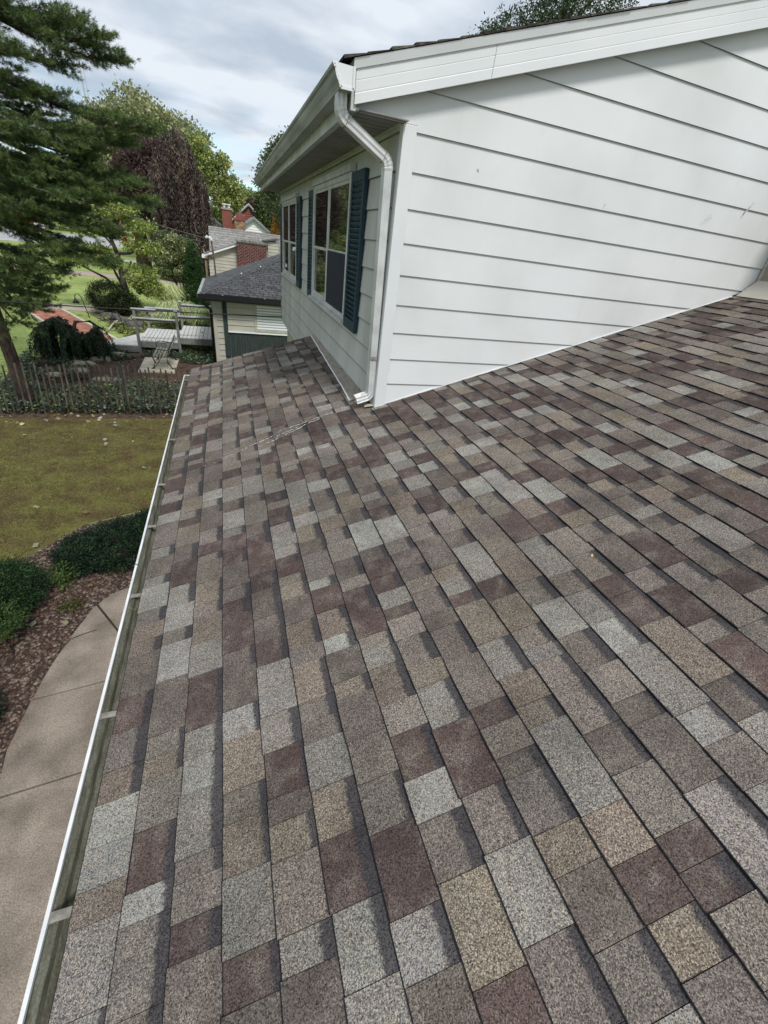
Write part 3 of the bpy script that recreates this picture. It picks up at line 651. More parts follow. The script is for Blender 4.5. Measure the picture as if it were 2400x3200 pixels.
# ---- upper gutter (K profile) with end cap
GPR = [(1.298, 2.548), (1.298, 2.452), (1.225, 2.452), (1.222, 2.462), (1.214, 2.478), (1.204, 2.492), (1.198, 2.508), (1.193, 2.530), (1.182, 2.538), (1.180, 2.550)]
b = MB(); y0, y1 = 3.262, 10.95
for (xa, za), (xb, zb) in zip(GPR[:-1], GPR[1:]): b.add([(xa, y0, za), (xa, y1, za), (xb, y1, zb), (xb, y0, zb)], [(0, 1, 2, 3)])
ug = b.build('gutter', mat('shaded_dirty_gutter', (.24, .25, .225), (.40, .41, .385), scale=3, rough=.45, stretch=(3, .6, 3), fine=.06, fscale=90, detail=7), house, fix=False); md = ug.modifiers.new('solid', 'SOLIDIFY'); md.thickness = .002  # gutter colour darkened for its shaded front as well as dirt
b = MB(); b.prism(GPR, lambda x, z: (x, y0-.003, z), lambda x, z: (x, y0-.0005, z))
for (xa, za), (xb, zb) in zip(GPR[:-1], GPR[1:]): b.bar((xa, y0-.006, za), (xb, y0-.006, zb), .014, .006, up=(0, 1, 0))
b.build('end_cap', WHITE, ug)
b = MB(); b.prism(GPR, lambda x, z: (x, y1+.003, z), lambda x, z: (x, y1+.0005, z)); b.build('end_cap', WHITE, ug)
b = MB(); b.box((1.176, y0, 2.549), (1.198, y1, 2.5535)); b.build('gutter_lip', LIP, ug)

# ---- downspout: ribbed rectangular pipe swept along its path
def rib_section():
    hw, hd = .040, .028; S = []
    def edge(p, q, n, out):
        for i in range(n):
            t = i/n; d = .0035 if (i % 4) in (1, 2) else 0
            S.append((p[0]+(q[0]-p[0])*t-out[0]*d, p[1]+(q[1]-p[1])*t-out[1]*d))
    edge((-hd, -hw), (hd, -hw), 8, (0, -1)); edge((hd, -hw), (hd, hw), 16, (1, 0)); edge((hd, hw), (-hd, hw), 8, (0, 1)); edge((-hd, hw), (-hd, -hw), 16, (-1, 0))
    return S
RS = rib_section()
def sweep(mb, pts, ribs=False, sc=1.0):
    # path lies near the XZ plane; section axes: in-plane normal and +Y
    V = []; m = len(pts); n = len(RS)
    for i, p in enumerate(pts):
        p = Vector(p); d = (Vector(pts[min(i+1, m-1)])-Vector(pts[max(i-1, 0)])).normalized(); yax = Vector((0, 1, 0)); nx_ = yax.cross(d).normalized(); yb = d.cross(nx_)
        k = sc*(1.05 if (ribs and i % 2) else 1.0)
        V += [p+nx_*a_*k+yb*b_*k for a_, b_ in RS]
    F = [(i*n+k, i*n+(k+1) % n, (i+1)*n+(k+1) % n, (i+1)*n+k) for i in range(m-1) for k in range(n)]
    F += [tuple(range(n))]; mb.add(V, F); return mb
def arc(p0, d0, d1, r, n):
    """bend from p0 heading d0 to heading d1 (unit, XZ mostly)"""
    p = Vector(p0); P = [p.copy()]; d0, d1 = Vector(d0).normalized(), Vector(d1).normalized(); ang = d0.angle(d1); st = r*ang/n
    for i in range(n):
        t = (i+.5)/n; d = (d0*(1-t)+d1*t).normalized(); p = p+d*st; P.append(p.copy())
    return P
dsp = thing_ds = MB().box((0, 0, 0), (0, 0, 0)).v and None
path_dir = Vector((.255, .055, -.115)).normalized()
P0 = Vector((1.252, 3.375, 2.452))
a1 = [P0, P0+Vector((0, 0, -.05))]+arc(P0+Vector((0, 0, -.05)), (0, 0, -1), path_dir, .075, 8)[1:]
ds = sweep(MB(), a1, ribs=True).build('downspout', mat('downspout_metal', (.48, .49, .49), (.62, .63, .63), scale=8, rough=.38, spec=.5, metal=.15), house)
DSM = ds.data.materials[0]
e1 = a1[-1]; XP = 1.634
Lm = (XP-.05-e1.x)/path_dir.x-.02
m1 = [e1, e1+path_dir*Lm]; sweep(MB(), m1, sc=.97).build('pipe_section', DSM, ds)
a2 = arc(m1[1]-path_dir*.01, path_dir, (0, 0, -1), .075, 8)
sweep(MB(), a2, ribs=True).build('elbow', DSM, ds)
e2 = a2[-1]; bot = Vector((1.634, e2.y, .665))
sweep(MB(), [e2+Vector((0, 0, .01)), bot], sc=.97).build('pipe_section', DSM, ds)
a3 = arc(bot, (0, 0, -1), (-.92, .0, -.36), .05, 7)
b = sweep(MB(), a3, ribs=True, sc=.95); b.build('elbow', DSM, ds)
d3 = Vector((-.945, -.02, -.31)).normalized(); e3 = a3[-1]
sweep(MB(), [e3-d3*.005, e3+d3*.095], sc=1.02).build('outlet', LIP, ds)
for q in (.0, .012, .024, .034):
    b = MB(); c = e3+d3*(.012+q)+Vector((.0, 0, .0298)); b.box((c.x, c.y-.03+q*.3, c.z-.0005), (c.x+.0025, c.y+.012-q*.2, c.z+.0006)); b.build('printed_mark', IRON, ds)
for p in (m1[0], m1[1]):
    b = MB(); b.obox(p, path_dir*.003, Vector((0, .0415, 0)), path_dir.cross(Vector((0, 1, 0)))*.030); b.build('band', STRAP, ds)
b = MB(); b.box((XP-.032, bot.y-.045, .93), (XP+.034, bot.y-.0405, .955)); b.tube([(XP-.01, bot.y-.041, .942), (XP-.01, bot.y-.05, .942)], .006, 6); b.build('bracket', STRAP, ds)

# ---- windows
def window(ya, yb, z0, z1, screen=True, sill_label=None):
    fr = MB(); x = XW-.018; t = .045; xo = XW-.052
    fr.box((xo, ya, z0), (x, ya+t, z1)); fr.box((xo, yb-t, z0), (x, yb, z1)); fr.box((xo, ya+t, z1-t), (x, yb-t, z1)); fr.box((xo, ya+t, z0), (x, yb-t, z0+t))
    ym = (ya+yb)/2+.02; fr.box((xo+.004, ym-.03, z0+t), (x, ym+.03, z1-t))
    win = fr.build('window', TRIM, house); md = win.modifiers.new('bevel', 'BEVEL'); md.width = .003
    b = MB(); b.box((XW-.085, ya-.03, z0-.028), (XW-.016, yb+.03, z0-.001)); b.build('sill', TRIM, win)
    b = MB(); b.box((XW-.068, ya-.02, z1+.001), (XW-.016, yb+.02, z1+.055)); b.build('head_trim', TRIM, win)
    zm = z0+(z1-z0)*.478
    for k, (a0, a1) in enumerate(((ya+t, ym-.03), (ym+.03, yb-t))):
        s = .028
        for j, (c0, c1, xs) in enumerate(((z0+t, zm+.012, XW-.030), (zm-.012, z1-t, XW-.042))):
            f = MB(); xs1 = xs+.011
            f.box((xs, a0, c0), (xs1, a0+s, c1)); f.box((xs, a1-s, c0), (xs1, a1, c1)); f.box((xs, a0+s, c0), (xs1, a1-s, c0+s)); f.box((xs, a0+s, c1-s), (xs1, a1-s, c1)); sa = f.build('sash', TRIM, win)
            g = MB(); g.box((xs+.005, a0+s, c0+s), (xs+.008, a1-s, c1-s))
            if screen and k == 0 and j == 0:
                g.build('glass_pane', GLASS, win)
                g2 = MB(); g2.box((XW-.047, a0+.012, c0+.008), (XW-.0455, a1-.012, c1-.012)); g2.build('insect_screen', SCREEN, win)
            else: g.build('glass_pane', GLASS, win)
    return win
w1 = window(4.556, 6.484, 1.045, 2.235, True)
w2 = window(8.05, 10.0, 1.045, 2.20, False)
fl_ = MB()
for (dy, dz) in ((8.35, 1.20), (8.30, 1.24), (8.42, 1.23), (8.36, 1.27)): fl_.tube([(XW-.040, dy, dz-.02), (XW-.05, dy, dz), (XW-.040, dy, dz+.02)], [.004, .02, .004], 6)
# ---- shutters
lou = None
def shutter(ya, yb, z0, z1, near, m=SHUT):
    x1 = XW-.020; x0 = x1-.032; st = .045
    f = MB(); f.box((x0, ya, z0), (x1, ya+st, z1)); f.box((x0, yb-st, z0), (x1, yb, z1)); f.box((x0, ya+st, z1-.07), (x1, yb-st, z1)); f.box((x0, ya+st, z0), (x1, yb-st, z0+.09)); f.box((x1-.006, ya+st, z0+.09), (x1, yb-st, z1-.07))
    sh = f.build('shutter', m, house); md = sh.modifiers.new('bevel', 'BEVEL'); md.width = .002
    z = z0+.09; n = 26; hh = (z1-.07-z)/n
    b = MB(); b.obox((0, 0, 0), (.011, 0, -hh*.42), (0, (yb-ya)/2-st, 0), (.0012, 0, .0022)); lm = b.mesh('louver', m)
    for i in range(n):
        o = bpy.data.objects.new('louver', lm); col.objects.link(o); o.parent = sh; o.location = Vector(((x0+x1)/2-.002, (ya+yb)/2, z+hh*(i+.5)))-HO
    return sh
shutter(4.10, 4.53, 1.00, 2.225, True)
shutter(6.51, 6.86, 1.00, 2.215, True)
shutter(7.66, 8.02, 1.00, 2.20, True)
shutter(10.03, 10.36, 1.00, 2.19, False)

# ---- tan wall at the top of the lower roof
b = MB(); b.box((5.44, -2.5, 1.72), (5.56, YW-.022, 2.75)); b.build('tan_wall', TAN, house)
b = MB(); b.add([Rf(SMAX-.22, -2.5, .012), Rf(SMAX-.22, YW-.025, .012), (5.438, YW-.025, 1.86), (5.438, -2.5, 1.86)], [(0, 1, 2, 3)]); b.build('head_flashing', TANL, house, fix=False)
b = MB(); b.tube([(5.44, YW-.028, 1.80+i*.12) for i in range(19)], [.012+.005*math.sin(i*2.3) for i in range(19)], 6); b.build('sealant', mat('sealant', (.36, .34, .30), (.5, .48, .44), scale=20, rough=.8), house)
#MORE
# ================================================================== neighbour garage
WY = 17.0
gar = thing('garage', 'neighbouring beige sided garage with charcoal shingle hip roof and black gutter', 'garage', (1.5, WY, GZ))
b = MB(); b.box((-.02, WY+.03, GZ), (8, 21.4, -.28)); b.build('wall', BEIGE, gar)
zz_ = GZ+.05
for i in range(17):   # green vertical boards on the front
    x0 = .33+i*.185; b = MB(); b.box((x0+.004, WY+.002, GZ), (x0+.181, WY+.028-random.uniform(0, .004), -.30)); b.build('door_board', GREENB, gar)
b = MB(); b.box((.33, WY-.022, GZ+.4), (.47, WY+.001, -.37)); b.build('door_post', GREENB, gar)
b = MB(); b.box((.0, WY-.02, GZ), (.12, WY+.029, -.30)); b.build('corner_board', BEIGE, gar)
b = MB(); b.box((-.018, WY+.03, GZ), (-.0205-.004, WY+.15, -.30)); b.build('corner_board', BEIGE, gar)
def hboard(par, m, x0, x1, y, za, zb, th=.014):
    b = MB(); b.prism([(x0, za), (x1, za), (x1, zb-.002), (x0, zb-.002)], lambda x, z: (x, y+.002, z), lambda x, z: (x, y-.003-th*(zb-z)/(zb-za), z)); o = b.build('siding_board', m, par)
    c = MB(); c.box((x0, y-.0045-th, za-.012), (x1, y-.001, za-.001)); c.build('lap_shade_strip', LAPSHADE, o); return o  # dark strip painted in as shade below the lap
for i in range(12): hboard(gar, BEIGE, .121, .328, WY+.028, GZ+.0+i*.2, GZ+.2+i*.2)
for i in range(6): hboard(gar, BEIGE, .475, 1.39, WY-.004, -1.42+i*.19, -1.42+(i+1)*.19)
hboard(gar, BEIGE, .475, 7, WY-.004, -.28-.0, -.28+.0+.02) if False else None
b = MB(); b.box((.475, WY-.004, -1.4), (3.4, WY+.0015, -.29)); b.build('upper_panel', BEIGE, gar)
b = MB(); b.box((.47, WY-.05, -1.475), (3.4, WY+.001, -1.425)); b.build('bottom_trim', PINKB, gar)
WFM = mat('window_frame_beige', (.40, .37, .29), (.46, .43, .34), scale=4, rough=.6)
wf = MB(); x0, x1, z0, z1 = 1.46, 2.62, -1.34, -.52
wf.box((x0-.07, WY-.045, z0-.07), (x0, WY-.0045, z1+.07)); wf.box((x1, WY-.045, z0-.07), (x1+.07, WY-.0045, z1+.07)); wf.box((x0, WY-.045, z1), (x1, WY-.0045, z1+.07)); wf.box((x0, WY-.045, z0-.07), (x1, WY-.0045, z0))
gw = wf.build('window', WFM, gar)
b = MB(); b.box((x0, WY-.012, z0), (x1, WY-.006, z1)); b.build('glass_pane', mat('pale_glass', (.30, .33, .34), (.38, .41, .42), scale=1, rough=.15, spec=.6), gw)
for i in range(9): b = MB(); zb_ = z0+.03+i*.088; b.obox(((x0+x1)/2, WY-.0155, zb_+.03), ((x1-x0)/2-.01, 0, 0), (0, .0015, .026), (0, .0008, 0)); b.build('blind_slat', PINKB, gw)
# hip roof: front face and left face made of lapped tabs
EZ = -.25; HP = .39; RX0, RY0, RY1 = -.3, 16.6, 21.65; HW = 4.6
def tiles(mb, O, U, S, poly, ch, tw, th, tint0=1.0, var=.22):
    O, U, S = Vector(O), Vector(U).normalized(), Vector(S).normalized(); Nn = U.cross(S).normalized()
    if Nn.z < 0: Nn = -Nn
    umin = min(p[0] for p in poly); umax = max(p[0] for p in poly); smax = max(p[1] for p in poly); smin = min(p[1] for p in poly)
    k = 0; s = smin
    while s < smax:
        u = umin-((k % 3)*tw/3)-random.uniform(0, tw*.1)
        while u < umax:
            w_ = tw*random.uniform(.96, 1.04); g7 = tw*.03; pl = [(u+g7, s), (u+w_-g7, s), (u+w_-g7, s+ch+.01), (u+g7, s+ch+.01)]
            n0 = len(poly)
            for i in range(n0):
                p, q = poly[i], poly[(i+1) % n0]; ax_, ay_ = q[1]-p[1], -(q[0]-p[0]); pl = clip(pl, ax_, ay_, ax_*p[0]+ay_*p[1])
                if len(pl) < 3: break
            if len(pl) >= 3:
                t = tint0*random.uniform(1-var, 1+var); n = len(pl)
                top = [O+U*a+S*c+Nn*(th*(1-.75*(c-s)/ch)) for a, c in pl]; bot = [O+U*a+S*c for a, c in pl]
                mb.add(bot+top, [tuple(range(n, 2*n))]+[(i, (i+1) % n, (i+1) % n+n, i+n) for i in range(n)], (t, t, t, 1))
            u += w_
        s += ch; k += 1
sl_ = math.sqrt(1+HP*HP)
b = MB()
b.add([(RX0, RY0, EZ-.01), (8.5, RY0, EZ-.01), (8.5, RY0+HW, EZ-.01+HW*HP), (RX0+HW, RY0+HW, EZ-.01+HW*HP)], [(0, 1, 2, 3)])
b.add([(RX0, RY0, EZ-.01), (RX0+HW, RY0+HW, EZ-.01+HW*HP), (RX0+HW, RY1, EZ-.01+HW*HP), (RX0, RY1, EZ-.01)], [(0, 1, 2, 3)])
b.add([(RX0+HW, RY0+HW, EZ-.01+HW*HP), (8.5, RY0+HW, EZ-.01+HW*HP), (8.5, RY1, EZ-.01), (RX0+HW, RY1, EZ-.01+HW*HP)], [(0, 1, 2, 3)])
b.add([(RX0, RY0, EZ-.05), (8.5, RY0, EZ-.05), (8.5, RY1, EZ-.05), (RX0, RY1, EZ-.05)], [(3, 2, 1, 0)])
gr_ = b.build('roof', DARK, gar, fix=False)
b = MB(); tiles(b, (RX0, RY0, EZ), (1, 0, 0), (0, 1, HP), [(0, 0), (6.5, 0), (6.5, HW*sl_), (HW, HW*sl_)][::1], .143, .305, .012)
tiles(b, (RX0, RY0, EZ), (0, 1, 0), (1, 0, HP), [(0, 0), (HW, HW*sl_), (RY1-RY0, HW*sl_), (RY1-RY0, 0)][::-1], .143, .305, .012, 1.2)  # left face tinted lighter, sky reflection put into the colour
b.build('roof_shingles', DKSH, gr_, kind='stuff', fix=False)
hipn = Vector((1, 1, HP)).normalized()
for i in range(42):
    p = Vector((RX0, RY0, EZ+.012))+Vector((1, 1, HP))*(i*.105)
    b = MB(); r_ = Vector((1, -1, 0)).normalized()
    a0, a1 = p, p+Vector((1, 1, HP))*.115
    dn = Vector((0, 0, -.022)); b.add([a0-r_*.13+dn*1.2, a0+Vector((0, 0, .014)), a0+r_*.13+dn*1.2, a1-r_*.13+dn*1.6, a1+Vector((0, 0, .003)), a1+r_*.13+dn*1.6], [(0, 1, 4, 3), (1, 2, 5, 4), (0, 2, 1)])
    b.build('hip_shingle', DKSH, gr_)
b = MB(); b.box((RX0-.10, RY0-.13, EZ-.15), (8.5, RY0-.125, EZ-.005)); b.box((RX0-.10, RY0-.125, EZ-.15), (8.5, RY0-.002, EZ-.145)); b.box((RX0-.10, RY0-.14, EZ-.012), (8.5, RY0-.115, EZ-.004)); b.box((RX0-.01, RY0-.001, EZ-.21), (8.5, RY0+.02, EZ-.012))
b.build('gutter', BLACKG, gar)
b = MB(); b.box((RX0-.11, RY0-.12, EZ-.12), (RX0-.002, RY1, EZ-.012)); b.build('gutter', mat('old_gutter', (.25, .25, .24), (.4, .4, .39), scale=3, rough=.6), gar)
for xx in (1.7, 2.35, .35): b = MB(); b.box((xx, RY0-.14, EZ-.003), (xx+.05, RY0+.0, EZ+.008)); b.build('strap', STRAP, gar)
b = MB(); b.tube([(RX0+.02, RY0-.06, EZ-.14), (RX0+.04, RY0-.02, EZ-.26), (RX0+.16, RY0+.14, EZ-.42), (-.05, WY-.07, -.78), (-.05, WY-.07, GZ)], .05, 8); b.build('downspout', BLACKG, gar, smooth=True)
for (px, py) in ((1.05, 18.3), (1.75, 18.55)):
    b = MB(); zz2 = EZ+HP*(px-RX0)+.02; b.tube([(px, py, zz2), (px+.02, py+.08, zz2+.015)], .018, 6); b.build('vent_cap', PINKB, gr_)
# service mast with its weatherhead
b = MB(); b.tube([(.14, 20.6, -.2), (.12, 20.6, .6), (.08, 20.6, 1.16)], .032, 8); mast = b.build('service_mast', mat('mast_rust', (.10, .07, .06), (.16, .12, .10), scale=8, rough=.7), gar)
b = MB(); b.tube([(.08, 20.6, 1.15), (.04, 20.6, 1.25), (-.06, 20.6, 1.27), (-.12, 20.6, 1.22)], [.05, .07, .06, .03], 8); b.build('weatherhead', PINKB, mast)
b = MB()
for k in range(3): b.tube([(-.1, 20.6, 1.2), (-.22-.04*k, 20.6, 1.0-.1*k), (-.12, 20.6, .72-.08*k), (.08, 20.6, .55)], .010, 4)
b.build('cable_loop', BLKW, mast)
b = MB(); b.tube([(.1, 20.6, .75), (-.42, 20.6, .95)], .012, 5); b.build('brace', STEEL, mast)

# ================================================================== further houses
h2 = thing('cottage', 'beige neighbouring house with weathered grey shingle roof behind the garage', 'house', (1.0, 30, GZ))
Yh = 30.0
b = MB(); b.box((-.35, Yh+.02, GZ), (4.6, Yh+6, .2)); b.prism([(-.35, .2), (4.6, .2), (2.2, .95), (1.25, .92)], lambda x, z: (x, Yh+.2, z), lambda x, z: (x, Yh+.02, z)); b.build('wall', BEIGE, h2)
for i in range(17):
    za = -1.9+i*.17; pl = clip([(-.35, za), (1.2, za), (1.2, za+.17), (-.35, za+.17)], -.38, 1, .36)
    if len(pl) > 2:
        b = MB(); b.prism(pl, lambda x, z: (x, Yh+.018, z), lambda x, z, za=za: (x, Yh+.004-.02*(za+.17-z)/.17, z)); b.build('siding_board', BEIGE, h2)
# main roof plane facing us with the ridge across, and the lower gable wing slope
b = MB(); tiles(b, (-.28, Yh+.35, .33), (1, 0, 0), (0, 1, .62), [(0, 0), (6.5, 0), (6.5, 2.35), (0, 2.35)], .22, .5, .02, 1.0, .14)
b.add([(-.28, Yh+.33, .30), (6.2, Yh+.33, .30), (6.2, Yh+2.36, 1.56), (-.28, Yh+2.36, 1.56)], [(0, 1, 2, 3)])
tiles(b, (-.62, Yh-.25, .20), (0, 1, 0), (1, 0, .38), [(0, 0), (0, 2.0), (1.6, 2.0), (1.6, 0)][::-1], .22, .5, .02, 1.0, .14)
b.build('roof', GYSH, h2, fix=False)
b = MB(); b.add([(-.66, Yh-.27, .16), (1.25, Yh-.27, .885), (1.25, Yh-.27, .80), (-.66, Yh-.27, .06), (-.66, Yh+.3, .16), (1.25, Yh+.3, .885), (1.25, Yh+.3, .80), (-.66, Yh+.3, .06)], [(0, 3, 2, 1), (4, 5, 6, 7), (0, 1, 5, 4), (3, 7, 6, 2)]); b.build('rake_board', PINKB, h2, fix=False)
b = MB(); b.box((-.70, Yh-.28, .02), (-.56, Yh+.6, .17)); b.build('gutter', PINKB, h2)
b = MB(); b.box((2.95, Yh-.1, -1), (3.55, Yh+2, 1.10)); b.build('dormer_wall', BEIGE, h2)
for i in range(7): hboard(h2, BEIGE, 2.95, 3.55, Yh-.102, .0+i*.17, .17+i*.17)
b = MB(); b.add([(2.75, Yh-.25, 1.16), (3.6, Yh-.25, 1.34), (3.6, Yh+2, 1.34), (2.75, Yh+2, 1.16), (2.75, Yh-.25, 1.20), (3.6, Yh-.25, 1.38), (3.6, Yh+2, 1.38), (2.75, Yh+2, 1.20)], [(0, 3, 2, 1), (4, 5, 6, 7), (0, 1, 5, 4), (1, 2, 6, 5), (2, 3, 7, 6), (3, 0, 4, 7)]); b.build('dormer_roof', DKSH, h2, fix=False)
# brick stack of that house
x0, x1, y0, z1 = 1.21, 2.86, 29.55, 1.02
b = MB(); b.box((x0+.01, y0+.012, GZ), (x1-.01, y0+.9, z1)); bs = b.build('chimney', MORTAR, h2, label='wide low red brick chimney with mossy stone cap')
b = MB(); zc = -.3; r_ = 0
while zc < z1-.05:
    xc = x0-(.1 if r_ % 2 else 0)
    while xc < x1:
        a0, a1 = max(xc, x0), min(xc+.2, x1)
        if a1-a0 > .03: k = random.uniform(.7, 1.2); b.box((a0+.009, y0-.004*random.random(), zc+.010), (a1-.009, y0+.05, zc+.066), (k, k, k, 1))
        xc += .205
    zc += .075; r_ += 1
b.build('brick', BRICKR, bs, kind='stuff', fix=False)
xc = x0-.05
while xc < x1: w_ = random.uniform(.25, .5); b = MB(); b.box((xc, y0-.07, z1+.002), (min(xc+w_, x1+.05)-.01, y0+.95, z1+.09+random.uniform(0, .05))); b.build('cap_stone', mat('mossy_stone', (.11, .12, .10), (.30, .30, .26), scale=8, rough=.95), bs); xc += w_
def chimney(t, x, y, w_, d, z0, z1, m, pots, capm, label=None):
    b = MB(); b.box((x-w_/2, y-d/2, z0), (x+w_/2, y+d/2, z1)); c = b.build('chimney', m, t, label=label)
    b = MB(); b.box((x-w_/2-.07, y-d/2-.07, z1+.001), (x+w_/2+.07, y+d/2+.07, z1+.16)); b.build('chimney_cap', capm, c)
    for dx in pots:
        b = MB(); b.tube([(x+dx, y, z1+.16), (x+dx, y, z1+.36)], .10, 10); b.tube([(x+dx, y, z1+.37), (x+dx, y, z1+.46)], .19, 10); b.build('flue_cap', PINKB, c)
    return c
def ghouse(label, cx_, y, hw, zb, zp, depth, mroof, cat='house', wallm=PINKB, org=None):
    t = thing('gable_house', label, cat, (cx_, y, GZ))
    b = MB(); b.prism([(cx_-hw, GZ), (cx_+hw, GZ), (cx_+hw, zb), (cx_, zp), (cx_-hw, zb)], lambda x, z: (x, y+depth, z), lambda x, z: (x, y, z)); b.build('wall', wallm, t)
    sl = (zp-zb)/hw
    for i in range(int((zp-GZ)/.22)):
        za = zp-.22*(i+1)
        if za < -.5: break
        pl = clip(clip([(cx_-hw, za), (cx_+hw, za), (cx_+hw, za+.205), (cx_-hw, za+.205)], sl, 1, zp+sl*cx_-.04), -sl, 1, zp-sl*cx_-.04)
        if len(pl) > 2: b = MB(); b.prism(pl, lambda x, z: (x, y-.002, z), lambda x, z, za=za: (x, y-.008-.035*(za+.205-z)/.205, z)); b.build('siding_board', wallm, t)
    for s in (-1, 1):
        b = MB(); ex_ = .35; P = [(cx_, zp+.02), (cx_+s*(hw+ex_), zb-sl*ex_+.02), (cx_+s*(hw+ex_), zb-sl*ex_+.14), (cx_, zp+.15)]
        b.prism(P, lambda x, z: (x, y+depth+.2, z), lambda x, z: (x, y-.3, z)); b.build('roof', mroof, t)
        b = MB(); P = [(cx_+s*.001, zp-.10), (cx_+s*(hw+ex_), zb-sl*ex_-.10), (cx_+s*(hw+ex_), zb-sl*ex_+.015), (cx_+s*.001, zp+.015)]
        b.prism(P, lambda x, z: (x, y-.27, z), lambda x, z: (x, y-.31, z)); b.build('rake_board', mat('slate_trim', (.16, .18, .2), rough=.7) if s else None, t)
    return t
g1 = ghouse('white gabled house with dark rakes and a stained tan brick chimney', 3.35, 50, 1.15, 1.75, 2.55, 5, mat('slate_roof', (.20, .21, .23), (.3, .31, .33), scale=5, rough=.9, bump=.4, bscale=20))
ghouse('brick gabled house with pale snow white rakes behind the white gable', 3.5, 62, 2.2, 2.0, 4.0, 6, mat('pale_roof', (.5, .51, .53), (.6, .61, .63), scale=2, rough=.8), wallm=BRICKF)
g3 = ghouse('grey roofed white house with the tall slender red brick chimney', -1.3, 50.5, 2.35, 1.2, 2.8, 7, mat('blue_grey_roof', (.13, .14, .155), (.2, .21, .225), scale=3, rough=.9))

chimney(g3, .98, 50, .86, .8, GZ, 2.92, BRICKF, (-.2, .2), mat('cap_stone2', (.28, .24, .2), (.4, .36, .3), scale=4, rough=.9), 'tall slender red brick chimney')
c2 = chimney(g1, 2.05, 49.5, .93, .9, GZ, 2.25, BRICKT, (.25,), BRICKF, 'stained tan brick chimney')
b = MB(); b.box((1.75, 49.2, 2.42), (2.45, 49.8, 2.80)); b.build('upper_stack', BRICKF, c2)

# ================================================================== deck, bench, slab
deck = thing('deck', 'grey stepped wooden deck with posts and cap rails beside the garage', 'deck', (-1.5, 19.5, GZ))
def planks(x0, x1, y0, y1, z, w_, along='y'):
    if along == 'y':
        n = round((x1-x0)/w_); w2 = (x1-x0)/n
        for i in range(n):
            b = MB(); b.box((x0+i*w2+.008, y0+random.uniform(-.01, .01), z-.03), (x0+(i+1)*w2-.008, y1, z+random.uniform(-.003, .003))); b.build('deck_board', DECKW, deck)
    else:
        n = round((y1-y0)/w_); w2 = (y1-y0)/n
        for i in range(n):
            ya = y0+i*w2; f = max(0, (ya-y0)/(y1-y0)); xa = x0+1.15*f
            b = MB(); b.add([(xa, ya+.005, z-.03), (x1, ya+.005, z-.03), (x1, ya+w2-.005, z-.03), (xa+1.15*w2/(y1-y0), ya+w2-.005, z-.03), (xa, ya+.005, z), (x1, ya+.005, z), (x1, ya+w2-.005, z), (xa+1.15*w2/(y1-y0), ya+w2-.005, z)],
                            [(0, 3, 2, 1), (4, 5, 6, 7), (0, 1, 5, 4), (1, 2, 6, 5), (2, 3, 7, 6), (3, 0, 4, 7)]); b.build('deck_board', DECKW, deck)
planks(-4.05, -2.72, 18.5, 20.75, -2.42, .14, 'x')
planks(-2.72, -1.36, 18.62, 20.95, -2.26, .14)
planks(-1.36, -.06, 18.78, 21.2, -2.11, .14)
for (a, c, y, z) in ((-4.0, -2.73, 18.48, -2.452), (-2.74, -1.36, 18.60, -2.292), (-1.38, -.06, 18.76, -2.142)):
    b = MB(); b.box((a, y, z-.21), (c, y+.04, z)); b.build('fascia_board', DECKP, deck)
b = MB(); b.box((-2.735, 18.65, -2.70), (-2.70, 20.9, -2.295)); b.build('riser', DECKP, deck); b = MB(); b.box((-1.375, 18.8, -2.6), (-1.34, 21.1, -2.145)); b.build('riser', DECKP, deck)
def post(x, y, z0, z1, w_=.09):
    b = MB(); b.box((x-w_/2, y-w_/2, z0), (x+w_/2, y+w_/2, z1)); b.build('post', DECKP, deck)
    b = MB(); b.box((x-w_/2-.015, y-w_/2-.015, z1+.001), (x+w_/2+.015, y+w_/2+.015, z1+.03)); b.build('post_cap', DECKT, deck)
def rail(p, q):
    b = MB(); b.bar(p, q, .13, .035); b.build('rail', DECKT, deck); p2, q2 = Vector(p)-Vector((0, 0, .052)), Vector(q)-Vector((0, 0, .052)); b = MB(); b.bar(p2, q2, .035, .07); b.build('rail', DECKP, deck)
post(-4.02, 18.46, GZ, -1.75); post(-2.70, 18.55, GZ, -1.50); post(-1.33, 18.56, GZ, -1.18)
post(-3.1, 20.85, GZ, -1.55); post(-2.65, 21.02, GZ, -1.50); post(-1.38, 21.1, GZ, -1.18); post(-.12, 18.9, GZ, -1.30); post(-.12, 21.2, GZ, -1.30)
rail((-2.78, 18.55, -1.475), (-1.38, 18.56, -1.475)); rail((-1.28, 18.6, -1.33), (-.12, 18.75, -1.33)); rail((-3.2, 20.85, -1.525), (-2.3, 20.9, -1.525)); rail((-2.7, 21.02, -1.475), (-1.43, 21.05, -1.475)); rail((-1.33, 21.12, -1.28), (-.12, 21.2, -1.28))
b = MB(); b.box((-.6, 19.9, -2.105), (-.52, 19.96, -2.09)); tag(b.build('fallen_twig', BARK), 'small dark twig lying on the upper deck boards', 'twig')

